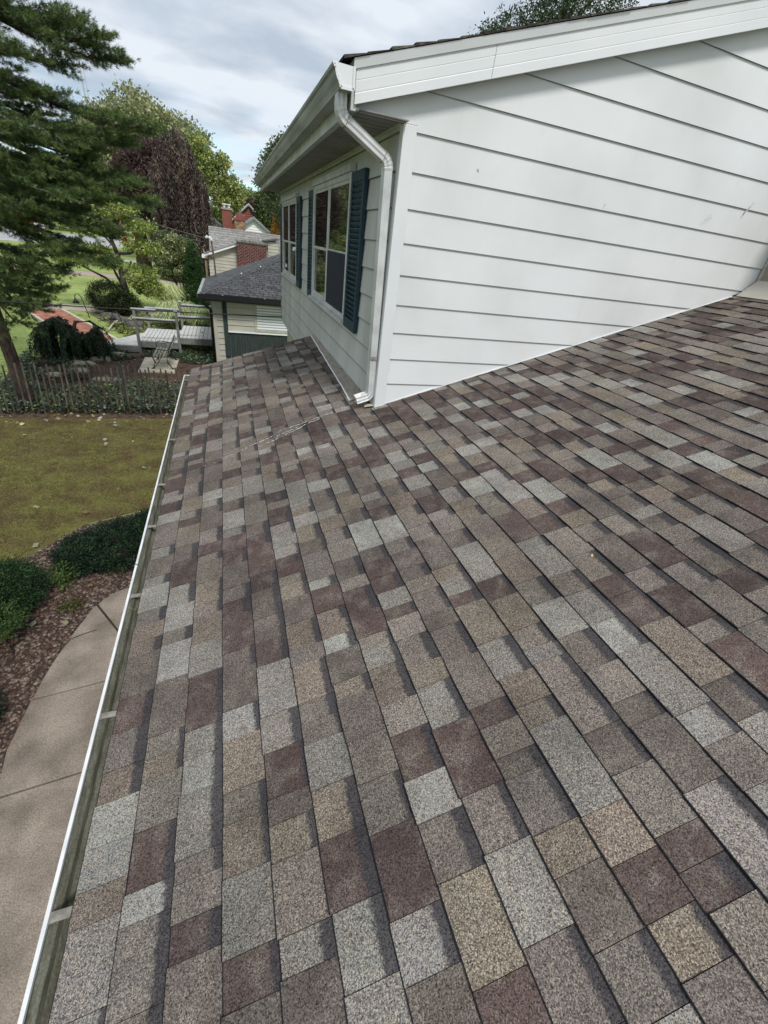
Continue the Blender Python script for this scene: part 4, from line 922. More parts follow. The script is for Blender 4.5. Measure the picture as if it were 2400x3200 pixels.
pat = thing('flagstone_pad', 'pale cracked flagstone pad under the garden bench', 'stone pad', (-1.9, 16.8, GZ))
for poly in ([(-2.42, 15.85), (-1.32, 15.9), (-1.33, 16.35), (-2.43, 16.3)], [(-2.43, 16.33), (-2.0, 16.34), (-1.95, 17.75), (-2.46, 17.72)], [(-1.97, 16.35), (-1.33, 16.38), (-1.33, 17.8), (-1.92, 17.76)]):
    b = MB(); b.prism(poly, lambda x, y: (x, y, GZ), lambda x, y: (x, y, GZ+.05)); b.build('flagstone', FLAG, pat)
be = thing('garden_bench', 'wooden slatted garden bench with black curled iron ends on the pale flagstones', 'bench', (-1.7, 16.9, GZ))
gz = GZ+.05
for i in range(5):
    b = MB(); x = -1.98+i*.095; b.box((x, 16.22, gz+.40-.004*i), (x+.07, 17.52, gz+.425-.004*i)); b.build('seat_slat', BENCHW, be)
for i in range(4):
    b = MB(); x = -1.50+.055*i; z = gz+.50+.095*i; b.obox((x, 16.87, z), (.006, 0, .03), (0, .65, 0), (.01, 0, -.003)); b.build('back_slat', BENCHW, be)
for y in (16.24, 17.5):
    b = MB(); b.tube([(-2.02, y, gz), (-1.97, y, gz+.08), (-1.93, y, gz+.22), (-1.98, y, gz+.38), (-1.95, y, gz+.42)], .02, 6); b.tube([(-2.06, y, gz+.012), (-1.98, y, gz+.02)], .02, 5); b.build('leg', IRON, be, smooth=True)
    b = MB(); b.tube([(-1.40, y, gz), (-1.47, y, gz+.1), (-1.55, y, gz+.25), (-1.54, y, gz+.42), (-1.47, y, gz+.6), (-1.35, y, gz+.86)], .02, 6); b.tube([(-1.44, y, gz+.012), (-1.36, y, gz+.02)], .02, 5); b.build('leg', IRON, be, smooth=True)
    b = MB(); b.tube([(-1.97, y, gz+.41), (-2.0, y, gz+.55), (-1.93, y, gz+.63), (-1.75, y, gz+.64), (-1.58, y, gz+.60), (-1.47, y, gz+.62)], .016, 6)
    b.tube([(-1.95, y, gz+.41), (-1.55, y, gz+.40)], .014, 5); b.tube([(-1.93, y, gz+.2), (-1.55, y, gz+.2)], .009, 5)
    b.tube([(-1.75+.07*math.cos(t*.7), y, gz+.51+.07*math.sin(t*.7)) for t in range(10)], .008, 5); b.build('armrest', IRON, be, smooth=True)

# ================================================================== picket (snow) fence
fe = thing('picket_fence', 'leaning weathered snow fence of dark pickets along the ivy', 'fence', (-2.5, 12.03, GZ))
fy = lambda x: 12.03+.05*math.sin(x*1.7)
x = -7.6
while x < 1.3:
    ln_ = random.uniform(1.14, 1.24); lean = .10*max(0, min(1, (-x-1.0)/4))+random.uniform(-.025, .025); k = random.uniform(.6, 1.5)
    tn = (k*random.choice([1.15, 1, 1]), k*.97, k*.95, 1) if x > -3.8 else (k*.85, k, k*.95, 1)
    b = MB(); b.bar((x, fy(x), GZ), (x+lean, fy(x)+random.uniform(-.02, .02), GZ+ln_), .036, .012, up=(0, 1, 0), tint=tn); b.build('picket', PICK, fe)
    x += random.uniform(.112, .134)
for x in (-5.9, -2.08, 1.1):
    b = MB(); b.bar((x, fy(x)+.04, GZ), (x-.02, fy(x)+.05, GZ+1.30), .045, .045, up=(0, 1, 0)); b.build('post', STEEL, fe)
for z in (.2, .62, 1.02):
    b = MB(); b.tube([(xx, fy(xx)-.012, GZ+z+.01*math.sin(xx*5)) for xx in np.linspace(-7.6, 1.25, 40)], .003, 4); b.build('wire', BLKW, fe)

# ================================================================== ivy and ground cover
def ivy(name, label, n, region, lz=(0, .14), size=(.05, .085), base=(.038, .068, .034), lite=(.20, .28, .09), pl=.2):
    P = []
    while len(P) < n:
        x, y = rng.uniform(region[0], region[1]), rng.uniform(region[2], region[3])
        if region[4](x, y): P.append((x, y, GZ+rng.uniform(*lz)))
    P = np.array(P); D = unit(rdir(n)*np.array([1, 1, .35])+np.array([0, 0, .12])); L = rng.uniform(*size, n)
    S = unit(np.cross(D, np.array([0, 0, 1.])+.5*rdir(n)))
    W = L*.95
    V = np.stack([P, P+D*(L*.45)[:, None]+S*(W*.5)[:, None], P+D*L[:, None], P+D*(L*.45)[:, None]-S*(W*.5)[:, None]], axis=1)
    t = ctint(n, base, .45, .1); k = rng.random(n) < pl; t[k] = ctint(int(k.sum()), lite, .4, .1)
    k = rng.random(n) < .14; t[k] = ctint(int(k.sum()), (.22, .27, .22), .3, .05)
    return tag(quads(name, V, t, LEAF, None, (0, 0, GZ), 'stuff'), label, 'ground cover')
nz_ = lambda x, y: math.sin(x*3.1+y*1.3)+math.sin(x*1.7-y*2.9+1)+math.sin(x*.9+y*.8)
ivy('ivy', 'dense dark green ivy growing behind the picket fence', 17000, (-8.0, 1.0, 11.95, 14.6, lambda x, y: y < 14.1+.3*math.sin(x*2)+(.3 if x > -3 else 0)), lz=(0, .26))
ivy('ivy', 'low ivy patch creeping along the foot of the grey deck', 5200, (-4.6, .2, 16.0, 19.3, lambda x, y: y > 17.5+.4*math.sin(x*2.2) and nz_(x*2, y*2) > -.9), lz=(0, .12), pl=.1)
ivy('ivy', 'ivy clump spreading around the stones under the weeping spruce', 3600, (-6.0, -3.6, 14.6, 18.4, lambda x, y: abs(x+4.8+.3*(y-16)) < 1.0 and nz_(x*2, y*2) > -1.2), lz=(0, .14), pl=.05)
ivy('ground_plants', 'yellow green low plants in the bed beside the brick path', 6000, (-6.4, -1.2, 19.8, 26.2, lambda x, y: x > -3.1-(y-19.6)*.5+.2 and nz_(x*1.5, y*1.5) > -.3), lz=(0, .16), size=(.06, .12), base=(.17, .2, .06), lite=(.33, .38, .11), pl=.3)

# grass of the near yard, patchy olive
n = 110000; P = np.column_stack([rng.uniform(-7.5, .3, n), rng.uniform(5, 11.9, n)**1.0, np.full(n, GZ)])
ok = (P[:, 1] > np.interp(P[:, 0], [-7.5, -3.3, -2.0, -.95, .3], [5.0, 5.05, 6.95, 7.35, 7.35])); P = P[ok]; n = len(P)
from mathutils import noise as mno
pn = np.array([3.2*mno.fractal(Vector((x*.9, y*1.1, 3.1)), .7, 2.0, 5)+1.2*mno.noise(Vector((x*9, y*9, 0))) for x, y, z in P])
keep = rng.random(n) < np.clip(.72+.16*pn, .12, 1)*np.clip((11.85-P[:, 1])/.7, .08, 1); P = P[keep]; pn = pn[keep]; n = len(P)
D = unit(rdir(n)*np.array([1, 1, .4])+np.array([0, 0, .55])); L = rng.uniform(.025, .06, n)[:, None]; S = unit(np.cross(D, rdir(n)))
V = np.stack([P-S*.0035, P+S*.0035, P+D*L], axis=1)
mixf = np.clip(.5+.22*pn+rng.normal(0, .2, n), 0, 1)[:, None]
brn = np.clip((P[:, 1]-10.2+.5*np.sin(P[:, 0]*1.3+.5))/1.5, 0, 1)[:, None]*.75
mixf = mixf*(1-brn)
t = (np.array([.155, .112, .055])*(1-mixf)+np.array([.150, .165, .045])*mixf)*rng.uniform(.5, 1.4, (n, 1))*np.clip(1+.9*np.array([mno.noise(Vector((x*6, y*8, 1)))+.6*mno.noise(Vector((x*17, y*17, 4))) for x, y, z in P]), .45, 1.7)[:, None]*1.3
tag(quads('grass', V, t, BLADE, None, (0, 0, GZ), 'stuff'), 'thin patchy olive and yellow grass of the fenced yard', 'grass')
# fallen leaves
def fleaves(name, label, pts, sz, cols):
    n = len(pts); P = np.array(pts); D = unit(rdir(n)*np.array([1, 1, .15])); L = rng.uniform(*sz, n); c = np.array(cols)[rng.integers(0, len(cols), n)]*rng.uniform(.7, 1.2, (n, 1))
    return tag(quads(name, leafquads(P, D, L, L*.6), c, LEAF, None, (0, 0, GZ), 'stuff'), label, 'leaves')
pts = [(rng.uniform(-6.5, 0), rng.uniform(7.5, 11.9), GZ+.035) for _ in range(60)]+[(rng.uniform(-6.5, 0), rng.uniform(11.2, 12.0), GZ+.04) for _ in range(110)]+[(rng.uniform(-3.5, -.8), rng.uniform(4.5, 7.5), GZ+.06) for _ in range(14)]
fleaves('fallen_leaves', 'scattered pale fallen leaves on the olive yard lawn', pts, (.05, .13), [(.42, .38, .22), (.5, .47, .36), (.3, .2, .09), (.25, .17, .08), (.35, .35, .3)])
pts = [(rng.uniform(-5, -.1), rng.uniform(14.2, 17.8), GZ+.03) for _ in range(900)]
fleaves('mulch_litter', 'brown leaf litter on the mulch around the bench', pts, (.04, .10), [(.16, .10, .06), (.09, .055, .04), (.3, .25, .15), (.2, .15, .1)])
rl = []
for (s, y) in ((1.05, 3.0), (4.6, 2.55), (3.4, 2.2), (2.1, 1.1)):
    v = Rf(s, y, .014); b = MB(); b.add([v, v+Vector((.012, .006, .004)), v+Vector((.02, .02, .002)), v+Vector((.004, .012, .003))], [(0, 1, 2, 3)])
    rl.append(tag(b.build('fallen_leaf', mat('yellow_leaf', (.6, .5, .2), rough=.6), fix=False), {1.05: 'tiny yellow leaf on the shingles just below the white gable corner', 4.6: 'tiny yellow leaf high on the shingles near the tan wall', 3.4: 'tiny yellow leaf on the shingles halfway up the right side', 2.1: 'tiny yellow leaf on the shingles near the middle of the roof'}[s], 'leaf'))
# gravel pebbles
ico = np.array([(0, 0, 1), (.89, 0, .45), (.28, .85, .45), (-.72, .53, .45), (-.72, -.53, .45), (.28, -.85, .45), (.72, .53, -.2), (-.28, .85, -.2), (-.89, 0, -.2), (-.28, -.85, -.2), (.72, -.53, -.2)])
icf = [(0, 1, 2), (0, 2, 3), (0, 3, 4), (0, 4, 5), (0, 5, 1), (1, 6, 2), (2, 7, 3), (3, 8, 4), (4, 9, 5), (5, 10, 1), (2, 6, 7), (3, 7, 8), (4, 8, 9), (5, 9, 10), (1, 10, 6)]
n = 30000; P = np.column_stack([rng.uniform(-3.6, .1, n), rng.uniform(1.8, 7.2, n), np.full(n, GZ+.008)])
oxv = np.array([ox(y) if y < 5.19 else 9 for y in P[:, 1]]); ok = (P[:, 0] < oxv-.01)&(P[:, 1] < np.interp(P[:, 0], [-4.2, -3.25, -1.95, -.95, .1], [4.9, 4.95, 6.85, 7.2, 7.2])); P = P[ok]; n = len(P)
sc = rng.uniform(.009, .024, (n, 1, 1)); an = rng.uniform(0, 6.28, n); ca, sa = np.cos(an)[:, None], np.sin(an)[:, None]
I = ico[None]*sc*rng.uniform(.65, 1.3, (n, 1, 3))*np.array([1, 1, .6]); X = I[:, :, 0]*ca-I[:, :, 1]*sa; Y = I[:, :, 0]*sa+I[:, :, 1]*ca
V = np.stack([X, Y, I[:, :, 2]], 2)+P[:, None]; Vt = V[:, np.array(icf)].reshape(-1, 3, 3)
cols = np.array([(.12, .065, .045), (.17, .11, .085), (.24, .18, .14), (.27, .22, .18), (.08, .045, .035), (.15, .10, .08)])[rng.integers(0, 6, n)]*rng.uniform(.55, 1.05, (n, 1))
tag(quads('pebbles', Vt, np.repeat(cols, len(icf), 0), PEBBLE, None, (0, 0, GZ), 'stuff'), 'brown and pink river pebbles filling the bed beside the walk', 'gravel')
# bed rocks
def rock(x, y, z, rx, ry, rz, label, cat='rock', m=ROCK, seed=0):
    rs = np.random.default_rng(seed); nu, nv = 9, 5; V = []
    for j in range(nv+1):
        ph = math.pi*j/nv
        for i in range(nu):
            t = 2*math.pi*i/nu; k = 1+rs.uniform(-.18, .18); V.append((x+rx*k*math.sin(ph)*math.cos(t), y+ry*k*math.sin(ph)*math.sin(t), z+rz*max(-.4, min(.75, math.cos(ph)*k))))
    b = MB(); b.add(V, [(j*nu+i, (j+1)*nu+i, (j+1)*nu+(i+1) % nu, j*nu+(i+1) % nu) for j in range(nv) for i in range(nu)]); return tag(b.build('garden_stone', m, None, (x, y, z)), label, cat, 'stones edging the garden bed')
rock(-4.05, 15.75, GZ+.03, .34, .28, .10, 'flat lichened stone closest to the fence in the mulch bed', seed=1)
rock(-4.15, 16.6, GZ+.04, .42, .30, .10, 'broad flat stone at the foot of the weeping spruce', seed=2)
rock(-3.75, 17.25, GZ+.04, .38, .28, .12, 'pale stone right of the weeping spruce trunk', seed=3)
rock(-3.35, 17.9, GZ+.04, .36, .25, .10, 'pale flat slab of stone just below the low deck corner', seed=4)
rock(-4.55, 15.2, GZ+.03, .30, .25, .09, 'mossy stone left of the others beside the ivy', seed=5)
rock(-3.2, 14.9, GZ+.03, .36, .2, .08, 'half buried stone between ivy and mulch behind the fence', seed=6)
rock(-.95, 13.9, GZ+.06, .30, .2, .09, 'round stone in the ivy near the roof corner', seed=7)
for i, (x, y, r) in enumerate(((-4.3, 24.0, .5), (-4.9, 24.9, .45), (-3.6, 23.2, .42))):
    rock(x, y, GZ+.1, r, r*.6, .22, ['dark boulder in the middle of the bed behind the deck', 'dark boulder by the shrub at the far side of bed', 'dark boulder nearest the deck rail'][i], m=mat('dark_rock', (.05, .05, .045), (.13, .12, .11), scale=5, rough=.9), seed=20+i)
b = MB(); b.tube([(-4.42, 22.2, GZ+.05), (-4.42, 22.9, GZ+.10), (-4.40, 23.5, GZ+.14), (-4.2, 24.2, GZ+.16), (-4.0, 24.5, GZ+.14), (-3.75, 24.6, GZ+.10)], [.045, .04, .035, .03, .02, .012], 7); b.tube([(-4.0, 24.5, GZ+.14), (-3.85, 24.7, GZ+.30)], [.018, .01], 5)
tag(b.build('driftwood', DEADW, smooth=True), 'pale curved driftwood branch lying between the dark boulders', 'branch')

# ================================================================== yard lamps
def lamp(x, y, label, h=1.05, mir=-1):
    t = thing('path_lamp', label, 'garden lamp', (x, y, GZ), 'hooked iron path lamps')
    b = MB(); b.tube([(x, y, GZ), (x-.10, y, GZ+h*.6), (x-.16, y, GZ+h*.88), (x-.24, y, GZ+h), (x-.34, y, GZ+h*.98), (x-.40, y, GZ+h*.88), (x-.40, y, GZ+h*.78)], .018, 6); b.build('stem', IRON, t, smooth=True)
    b = MB(); b.tube([(x-.40, y, GZ+h*.80), (x-.40, y, GZ+h*.74), (x-.40, y, GZ+h*.60)], [.03, .06, .15], 12); b.build('shade', IRON, t, smooth=True)
lamp(-5.72, 24.9, 'hooked iron path lamp standing beside the brick path in the sun', 1.0)
lamp(-3.72, 21.9, 'hooked iron path lamp in front of the dark boulders by the deck', .85)

# ================================================================== hedge yews
def shrub(name, label, blobs, M_, K, sp, L, W, base, group=None, stems=(), lite=None, lp=.1, m=None, droop=0):
    t = thing(name, label, 'shrub', (blobs[0][0], blobs[0][1], GZ), group)
    crown('foliage', blobs, M_, K, sp, L, W, base, t, alt=lite, altp=lp, m=m, droop=droop)
    b = MB()
    for (x0_, y0_, x1_, y1_, z1_, r_) in stems: b.tube([(x0_, y0_, GZ), ((x0_+x1_)/2+.03, (y0_+y1_)/2, GZ+z1_*.5), (x1_, y1_, GZ+z1_)], [r_, r_*.8, r_*.5], 6)
    if stems: b.build('stem', BARK, t)
    return t
YG = 'yew shrubs edging the gravel bed'
shrub('yew_shrub', 'large dark green yew shrub half hidden by the gutter', [(-1.15, 5.95, GZ+.22, .66, .58, .26), (-1.72, 5.85, GZ+.18, .34, .42, .20), (-.65, 6.2, GZ+.24, .6, .6, .26)], 2300, 26, .040, .038, .012, (.012, .028, .017), YG, [(-1.2, 5.9, -1.3, 5.9, .4, .03)], (.04, .085, .03), .25)
shrub('yew_shrub', 'mid green yew shrub left of the largest one beside the lawn', [(-2.34, 5.02, GZ+.32, .42, .42, .30), (-2.75, 4.95, GZ+.30, .5, .42, .30)], 1700, 24, .045, .036, .010, (.020, .048, .020), YG, [(-2.3, 5, -2.3, 5, .3, .03)], (.05, .11, .03), .3)
shrub('yew_shrub', 'brighter green yew with bare stems in front at the left edge', [(-2.17, 4.35, GZ+.42, .26, .22, .11), (-2.5, 4.3, GZ+.40, .28, .26, .14), (-2.42, 4.05, GZ+.20, .22, .18, .10)], 650, 24, .04, .036, .011, (.04, .085, .025), YG, [(-2.12, 4.25, -2.0, 4.4, .42, .012), (-2.05, 4.2, -2.2, 4.3, .4, .010), (-2.2, 4.2, -2.4, 4.3, .4, .012)], (.09, .14, .03), .3)
shrub('yew_shrub', 'small yew sprig at the left edge next to the gravel', [(-2.12, 3.3, GZ+.22, .26, .3, .2)], 400, 22, .04, .034, .010, (.022, .05, .026), YG)
shrub('weed_plant', 'light green weed growing between the two big yews', [(-1.86, 5.42, GZ+.16, .10, .12, .12)], 34, 14, .05, .07, .02, (.09, .15, .04))
shrub('weed_plant', 'low yellow green weed at the gravel between yews and walk', [(-1.66, 4.9, GZ+.04, .10, .08, .04)], 22, 14, .04, .05, .018, (.10, .11, .03))

# ================================================================== trees
def trunkmb(pts, rad, n=9): return MB().tube(pts, rad, n)
# --- big white pine in front
pine = thing('pine_tree', 'large white pine with long feathery limbs reaching over the fence at left', 'tree', (-4.40, 12.54, GZ))
tp = [(-4.36, 12.54, GZ-.02), (-4.40, 12.54, GZ+.5), (-4.44, 12.56, GZ+1.6), (-4.5, 12.6, 0), (-4.5, 12.65, 3.2), (-4.45, 12.7, 6.5), (-4.4, 12.7, 10.5), (-4.4, 12.7, 13)]
b = MB(); b.tube(tp, [.20, .145, .13, .13, .125, .11, .08, .03], 14); b.build('trunk', BARK, pine, smooth=True)
prng = np.random.default_rng(3)
tuftP, tuftD, tuftC = [], [], []; limbs = MB()
def polyl(pts, t):
    n = len(pts)-1; f = min(t*n, n-1e-6); i = int(f); return pts[i]+(pts[i+1]-pts[i])*(f-i)
def limb(z0, tip, dens=1.0, sag=.25, lite=0.3, full=.22):
    S = np.array([-4.45, 12.62, z0]); T = np.array(tip, float); T = T-(T-S)/np.linalg.norm(T-S)*.30; L = np.linalg.norm(T-S)
    pts = [S, S+(T-S)*.3+np.array([0, 0, .02*L]), S+(T-S)*.6+np.array([0, 0, -sag*.45]), S+(T-S)*.85+np.array([0, 0, -sag*.5]), T]
    sm = [polyl(pts, t) for t in np.linspace(0, 1, 12)]
    limbs.tube([Vector(p) for p in sm], [max(.008, .045*(1-t)**.8*(.6+L/6)) for t in np.linspace(0, 1, 12)], 6)
    nb = int(16*L*dens*.62)
    for i in range(nb):
        t = full+(1-full)*(i+.5)/nb; p = polyl(pts, t); ax = unit(polyl(pts, min(1, t+.06))-polyl(pts, max(0, t-.06)))
        side = np.cross(ax, [0, 0, 1.]); side = unit(side)*(1 if i % 2 else -1)
        bl = (.28+.62*min(1, (1-t)*2.2))*prng.uniform(.7, 1.2)*min(1.1, .5+L/5)
        d = unit(ax*prng.uniform(.55, .95)+side*prng.uniform(.45, 1.0)+np.array([0, 0, prng.uniform(-.05, .34)]))
        e = p+d*bl; limbs.tube([Vector(p), Vector(p+d*bl*.5+np.array([0, 0, -.02])), Vector(e)], [.009, .006, .003], 3, caps=False)
        nt = int(bl/.042)
        col_ = prng.uniform(0, 1)
        for k in range(nt):
            tt = .18+.82*(k+prng.random())/nt; q = p+d*bl*tt+prng.normal(size=3)*np.array([.028, .028, .018])
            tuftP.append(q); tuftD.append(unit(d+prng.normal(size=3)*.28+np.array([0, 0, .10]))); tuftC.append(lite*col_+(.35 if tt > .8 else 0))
            if prng.random() < .55:
                sd_ = unit(np.cross(d, [0, 0, 1.]))*(1 if k % 2 else -1); q2 = q+unit(d+sd_)*prng.uniform(.06, .16); tuftP.append(q2); tuftD.append(unit(d*.8+sd_*.7+prng.normal(size=3)*.2)); tuftC.append(lite*col_+.2)
# limbs seen in the photograph, listed by height
T_ = [(x_[2]+x_[3], x_[:3]) for x_ in [(-1.05, 12.2, 4.30, .25), (-.80, 12.7, 4.15, .35), (-1.6, 13.2, 4.6, .2), (-1.7, 12.0, 3.85, .3), (-.45, 12.5, 3.18, .45), (-.95, 12.9, 2.9, .4), (-1.5, 12.2, 2.75, .5),
      (-1.7, 12.3, 2.55, .5), (-1.3, 13.1, 2.30, .5), (-.95, 12.5, 2.18, .55), (-.62, 12.6, 1.90, .5), (-1.5, 12.0, 1.80, .6), (-2.1, 12.9, 1.55, .6), (-1.55, 12.4, 1.20, .8),
      (-1.65, 12.4, .62, .95), (-2.4, 11.9, .85, .7), (-2.7, 12.8, .35, .6), (-2.9, 12.3, -.05, .7), (-3.3, 12.0, -.45, .6), (-3.4, 12.7, -.3, .7), (-3.7, 12.1, -.75, .5), (-1.6, 12.4, 5.1, .2), (-1.9, 12.7, 5.6, .2),
      (-2.5, 11.3, 2.7, .4), (-2.9, 11.2, 1.5, .5), (-3.2, 11.2, .55, .5), (-2.5, 11.3, 3.7, .3), (-3.6, 11.2, -.2, .5), (-3.0, 12.4, 1.1, .4), (-2.3, 11.8, 2.1, .5), (-3.3, 11.4, 1.2, .4), (-2.7, 11.9, 1.35, .5), (-3.0, 11.6, .3, .5), (-3.5, 11.5, .0, .4), (-2.2, 12.2, 3.3, .3), (-2.6, 12.2, 4.4, .3), (-3.2, 11.4, 2.1, .3), (-3.4, 11.5, 3.0, .2), (-3.4, 11.6, 4.0, .1)]]
for z0, tip in T_: limb(z0, tip)
for i in range(34):   # the rest of the crown, behind and to the left
    z = -.3+i*.36; a_ = prng.uniform(.5, 1.6)*math.pi if i % 3 else prng.uniform(.35, .6)*math.pi; L = 3.3*(1-max(0, z-3)/14)*prng.uniform(.75, 1.05)
    limb(z, (-4.45+math.cos(a_)*L, 12.62+math.sin(a_)*L, z-.35+prng.uniform(-.2, .2)), dens=.55)
limbs.build('limbs', BARK, pine, fix=False)
tp_ = np.array(tuftP); td = np.array(tuftD); tcx = np.array(tuftC); nT = len(tp_)
K = 18 if nT < 30000 else 15
base = np.repeat(tp_, K, 0)+rng.normal(size=(nT*K, 3))*.012; D = unit(np.repeat(td, K, 0)*.9+rdir(nT*K)*.75); n = nT*K
L = rng.uniform(.06, .105, n)[:, None]; S = unit(np.cross(D, rdir(n)))
V = np.stack([base-S*.0038, base+S*.0038, base+D*L], axis=1)
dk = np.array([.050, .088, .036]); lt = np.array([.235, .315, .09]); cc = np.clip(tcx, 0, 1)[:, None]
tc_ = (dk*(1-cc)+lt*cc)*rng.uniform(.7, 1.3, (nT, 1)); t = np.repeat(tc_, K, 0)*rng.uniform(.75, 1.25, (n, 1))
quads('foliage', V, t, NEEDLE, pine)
print('pine tufts', nT, 'needles', n)
b = MB(); 
P = np.array([-3.35, 12.3, 1.55])+rng.normal(size=(60, 3))*np.array([.09, .09, .14]); quads('dead_cluster', leafquads(P, unit(rdir(60)+np.array([0, 0, -.6])), .09, .035), ctint(60, (.20, .07, .03), .3, .1), LEAF, pine, kind='stuff')

# --- weeping spruce by the deck
ws = thing('weeping_spruce', 'dark weeping spruce drooping over the stones left of deck', 'tree', (-4.6, 17.6, GZ))
b = MB(); b.tube([(-4.4, 17.6, GZ), (-4.5, 17.5, GZ+.7), (-4.3, 17.5, GZ+1.15), (-3.9, 17.6, GZ+1.18), (-3.6, 17.6, GZ+.95)], [.08, .07, .055, .04, .02], 7); b.tube([(-4.45, 17.5, GZ+1.0), (-4.9, 17.5, GZ+1.22), (-5.4, 17.4, GZ+1.0)], [.05, .04, .02], 6); b.build('trunk', BARK, ws, smooth=True)
PP, DD, CC = [], [], []; lm_ = MB()
for i in range(165):
    u = prng.uniform(0, 1); x0_ = -5.30+u*1.55; top = 1.02+.25*math.sin(u*math.pi*2.2)-.25*abs(u-.5); y0_ = 17.5+prng.normal()*.22
    dx, dy = (u-.5)*.5+prng.normal()*.12, prng.normal()*.22; Ls = top-prng.uniform(.0, .35)
    if abs(u-.30) < .045 : Ls *= .35
    pts = [np.array([x0_, y0_, GZ+top]), np.array([x0_+dx*.5, y0_+dy*.5, GZ+top-.08]), np.array([x0_+dx, y0_+dy, GZ+top-Ls*.6]), np.array([x0_+dx*1.1, y0_+dy*1.1, GZ+top-Ls])]
    lm_.tube([Vector(p) for p in pts], .008, 3, caps=False)
    for k in range(44):
        t_ = (k+prng.random())/44; p = polyl(pts, t_); PP += [p+prng.normal(size=3)*.024 for _ in range(6)]; DD += [unit(np.array([prng.normal()*.5, prng.normal()*.5, -.75])) for _ in range(6)]; CC.append(1)
lm_.build('branches', BARK, ws, fix=False)
PP = np.array(PP); DD = np.array(DD); tcw = ctint(len(PP), (.030, .052, .032), .6, .15); k = rng.random(len(PP)) < .2; tcw[k] = ctint(int(k.sum()), (.09, .13, .06), .4, .1)
quads('foliage', leafquads(PP, DD, rng.uniform(.05, .11, len(PP)), .024), tcw, NEEDLE, ws)

# --- dogwood (yellow green) in front of the lawn
dog = thing('dogwood_tree', 'open branched dogwood with yellowing leaves above round dark bush', 'tree', (-4.35, 27.1, GZ))
b = MB(); X0 = -4.35; Y0 = 27.1
b.tube([(X0, Y0, GZ), (X0-.02, Y0, -1.9), (X0-.08, Y0, -.9), (X0-.1, Y0, -.1), (X0-.25, Y0, .5), (X0+.0, Y0, 1.3), (X0+.2, Y0, 1.9)], [.20, .15, .13, .11, .08, .05, .02], 9); b.build('trunk', GBARK, dog, smooth=True)
b = MB()
LB = [[(X0-.05, -2.0), (-5.2, -1.2), (-6.2, -.75), (-6.9, -.35)], [(X0-.02, -1.7), (-4.7, -1.0), (-4.85, -.6), (-5.6, -.3)], [(X0-.1, -.1), (-4.5, .2), (-5.0, .9), (-5.5, 1.7)], [(X0-.1, -.05), (-3.9, .0), (-3.3, .3), (-2.7, .35)], [(X0-.25, .5), (-4.9, 1.1), (-4.8, 1.9)], [(X0, 1.3), (-3.8, 1.5), (-3.2, 1.9)], [(X0-.08, -.9), (-4.05, -.65), (-3.95, -.35)]]
for l in LB: b.tube([(x, Y0+.15*i*(1 if l[0][1] < -.5 else -1), z) for i, (x, z) in enumerate(l)], [.08, .06, .035, .012][:len(l)], 6)
b.build('limbs', GBARK, dog, smooth=True)
crown('foliage', [(-6.5, 27.3, -.45, .75, .7, .28), (-5.6, 27.5, -.05, .8, .7, .25), (-4.2, 26.9, 1.75, .95, .9, .30), (-3.2, 26.9, 1.2, .6, .7, .25), (-5.2, 27.2, .95, .7, .7, .25), (-3.3, 27, .35, .85, .7, .25), (-3.5, 26.8, -.9, .75, .7, .5), (-3.2, 26.9, -1.45, .6, .6, .32), (-4.9, 27, -.45, .5, .5, .25), (-7.1, 27.6, -.1, .5, .5, .3), (-6.1, 27.5, .9, .5, .6, .2)], 1500, 8, .10, .13, .075, (.32, .37, .09), dog, alt=(.18, .26, .07), altp=.35, droop=.3)
# --- round dark bush
shrub('round_bush', 'round dark green bush with lime tips under the dogwood', [(-5.0, 26.4, GZ+.75, 1.0, .9, .72), (-4.4, 26.3, GZ+.55, .7, .7, .5)], 1600, 12, .09, .07, .035, (.020, .030, .014), lite=(.13, .17, .03), lp=.16)
# --- hydrangea tree with cream flowers
hy = thing('hydrangea_tree', 'multi stemmed small tree with pale cream blooms left of the conifer', 'tree', (-2.05, 31.2, GZ))
b = MB()
for i in range(11):
    a_ = i*1.9; sx, sy = math.cos(a_)*.95-.2, math.sin(a_)*.6; b.tube([(-2.0+.08*math.cos(a_), 31.2+.08*math.sin(a_), GZ), (-2.0+sx*.3, 31.2+sy*.3, GZ+1.1), (-2.05+sx*.8, 31.2+sy*.8, GZ+2.2), (-2.1+sx*1.1, 31.2+sy, GZ+3.1)], [.05, .04, .025, .01], 5)
b.build('stems', GBARK, hy, smooth=True)
HB = [(-2.7, 31, -.25, .75, .7, .55), (-1.9, 31.2, .15, .7, .8, .75), (-2.5, 31.3, .55, .6, .7, .45), (-1.5, 30.9, -.6, .45, .5, .9), (-3.1, 31, .0, .5, .5, .4), (-2.0, 31, -.9, .5, .5, .4), (-2.9, 30.8, -.9, .4, .5, .3)]
crown('foliage', HB, 1300, 9, .11, .11, .06, (.17, .22, .08), hy, alt=(.07, .10, .05), altp=.3)
crown('blooms', HB, 520, 16, .07, .08, .065, (.72, .70, .42), hy, var=.2, m=FLOWER, alt=(.38, .42, .18), altp=.4)
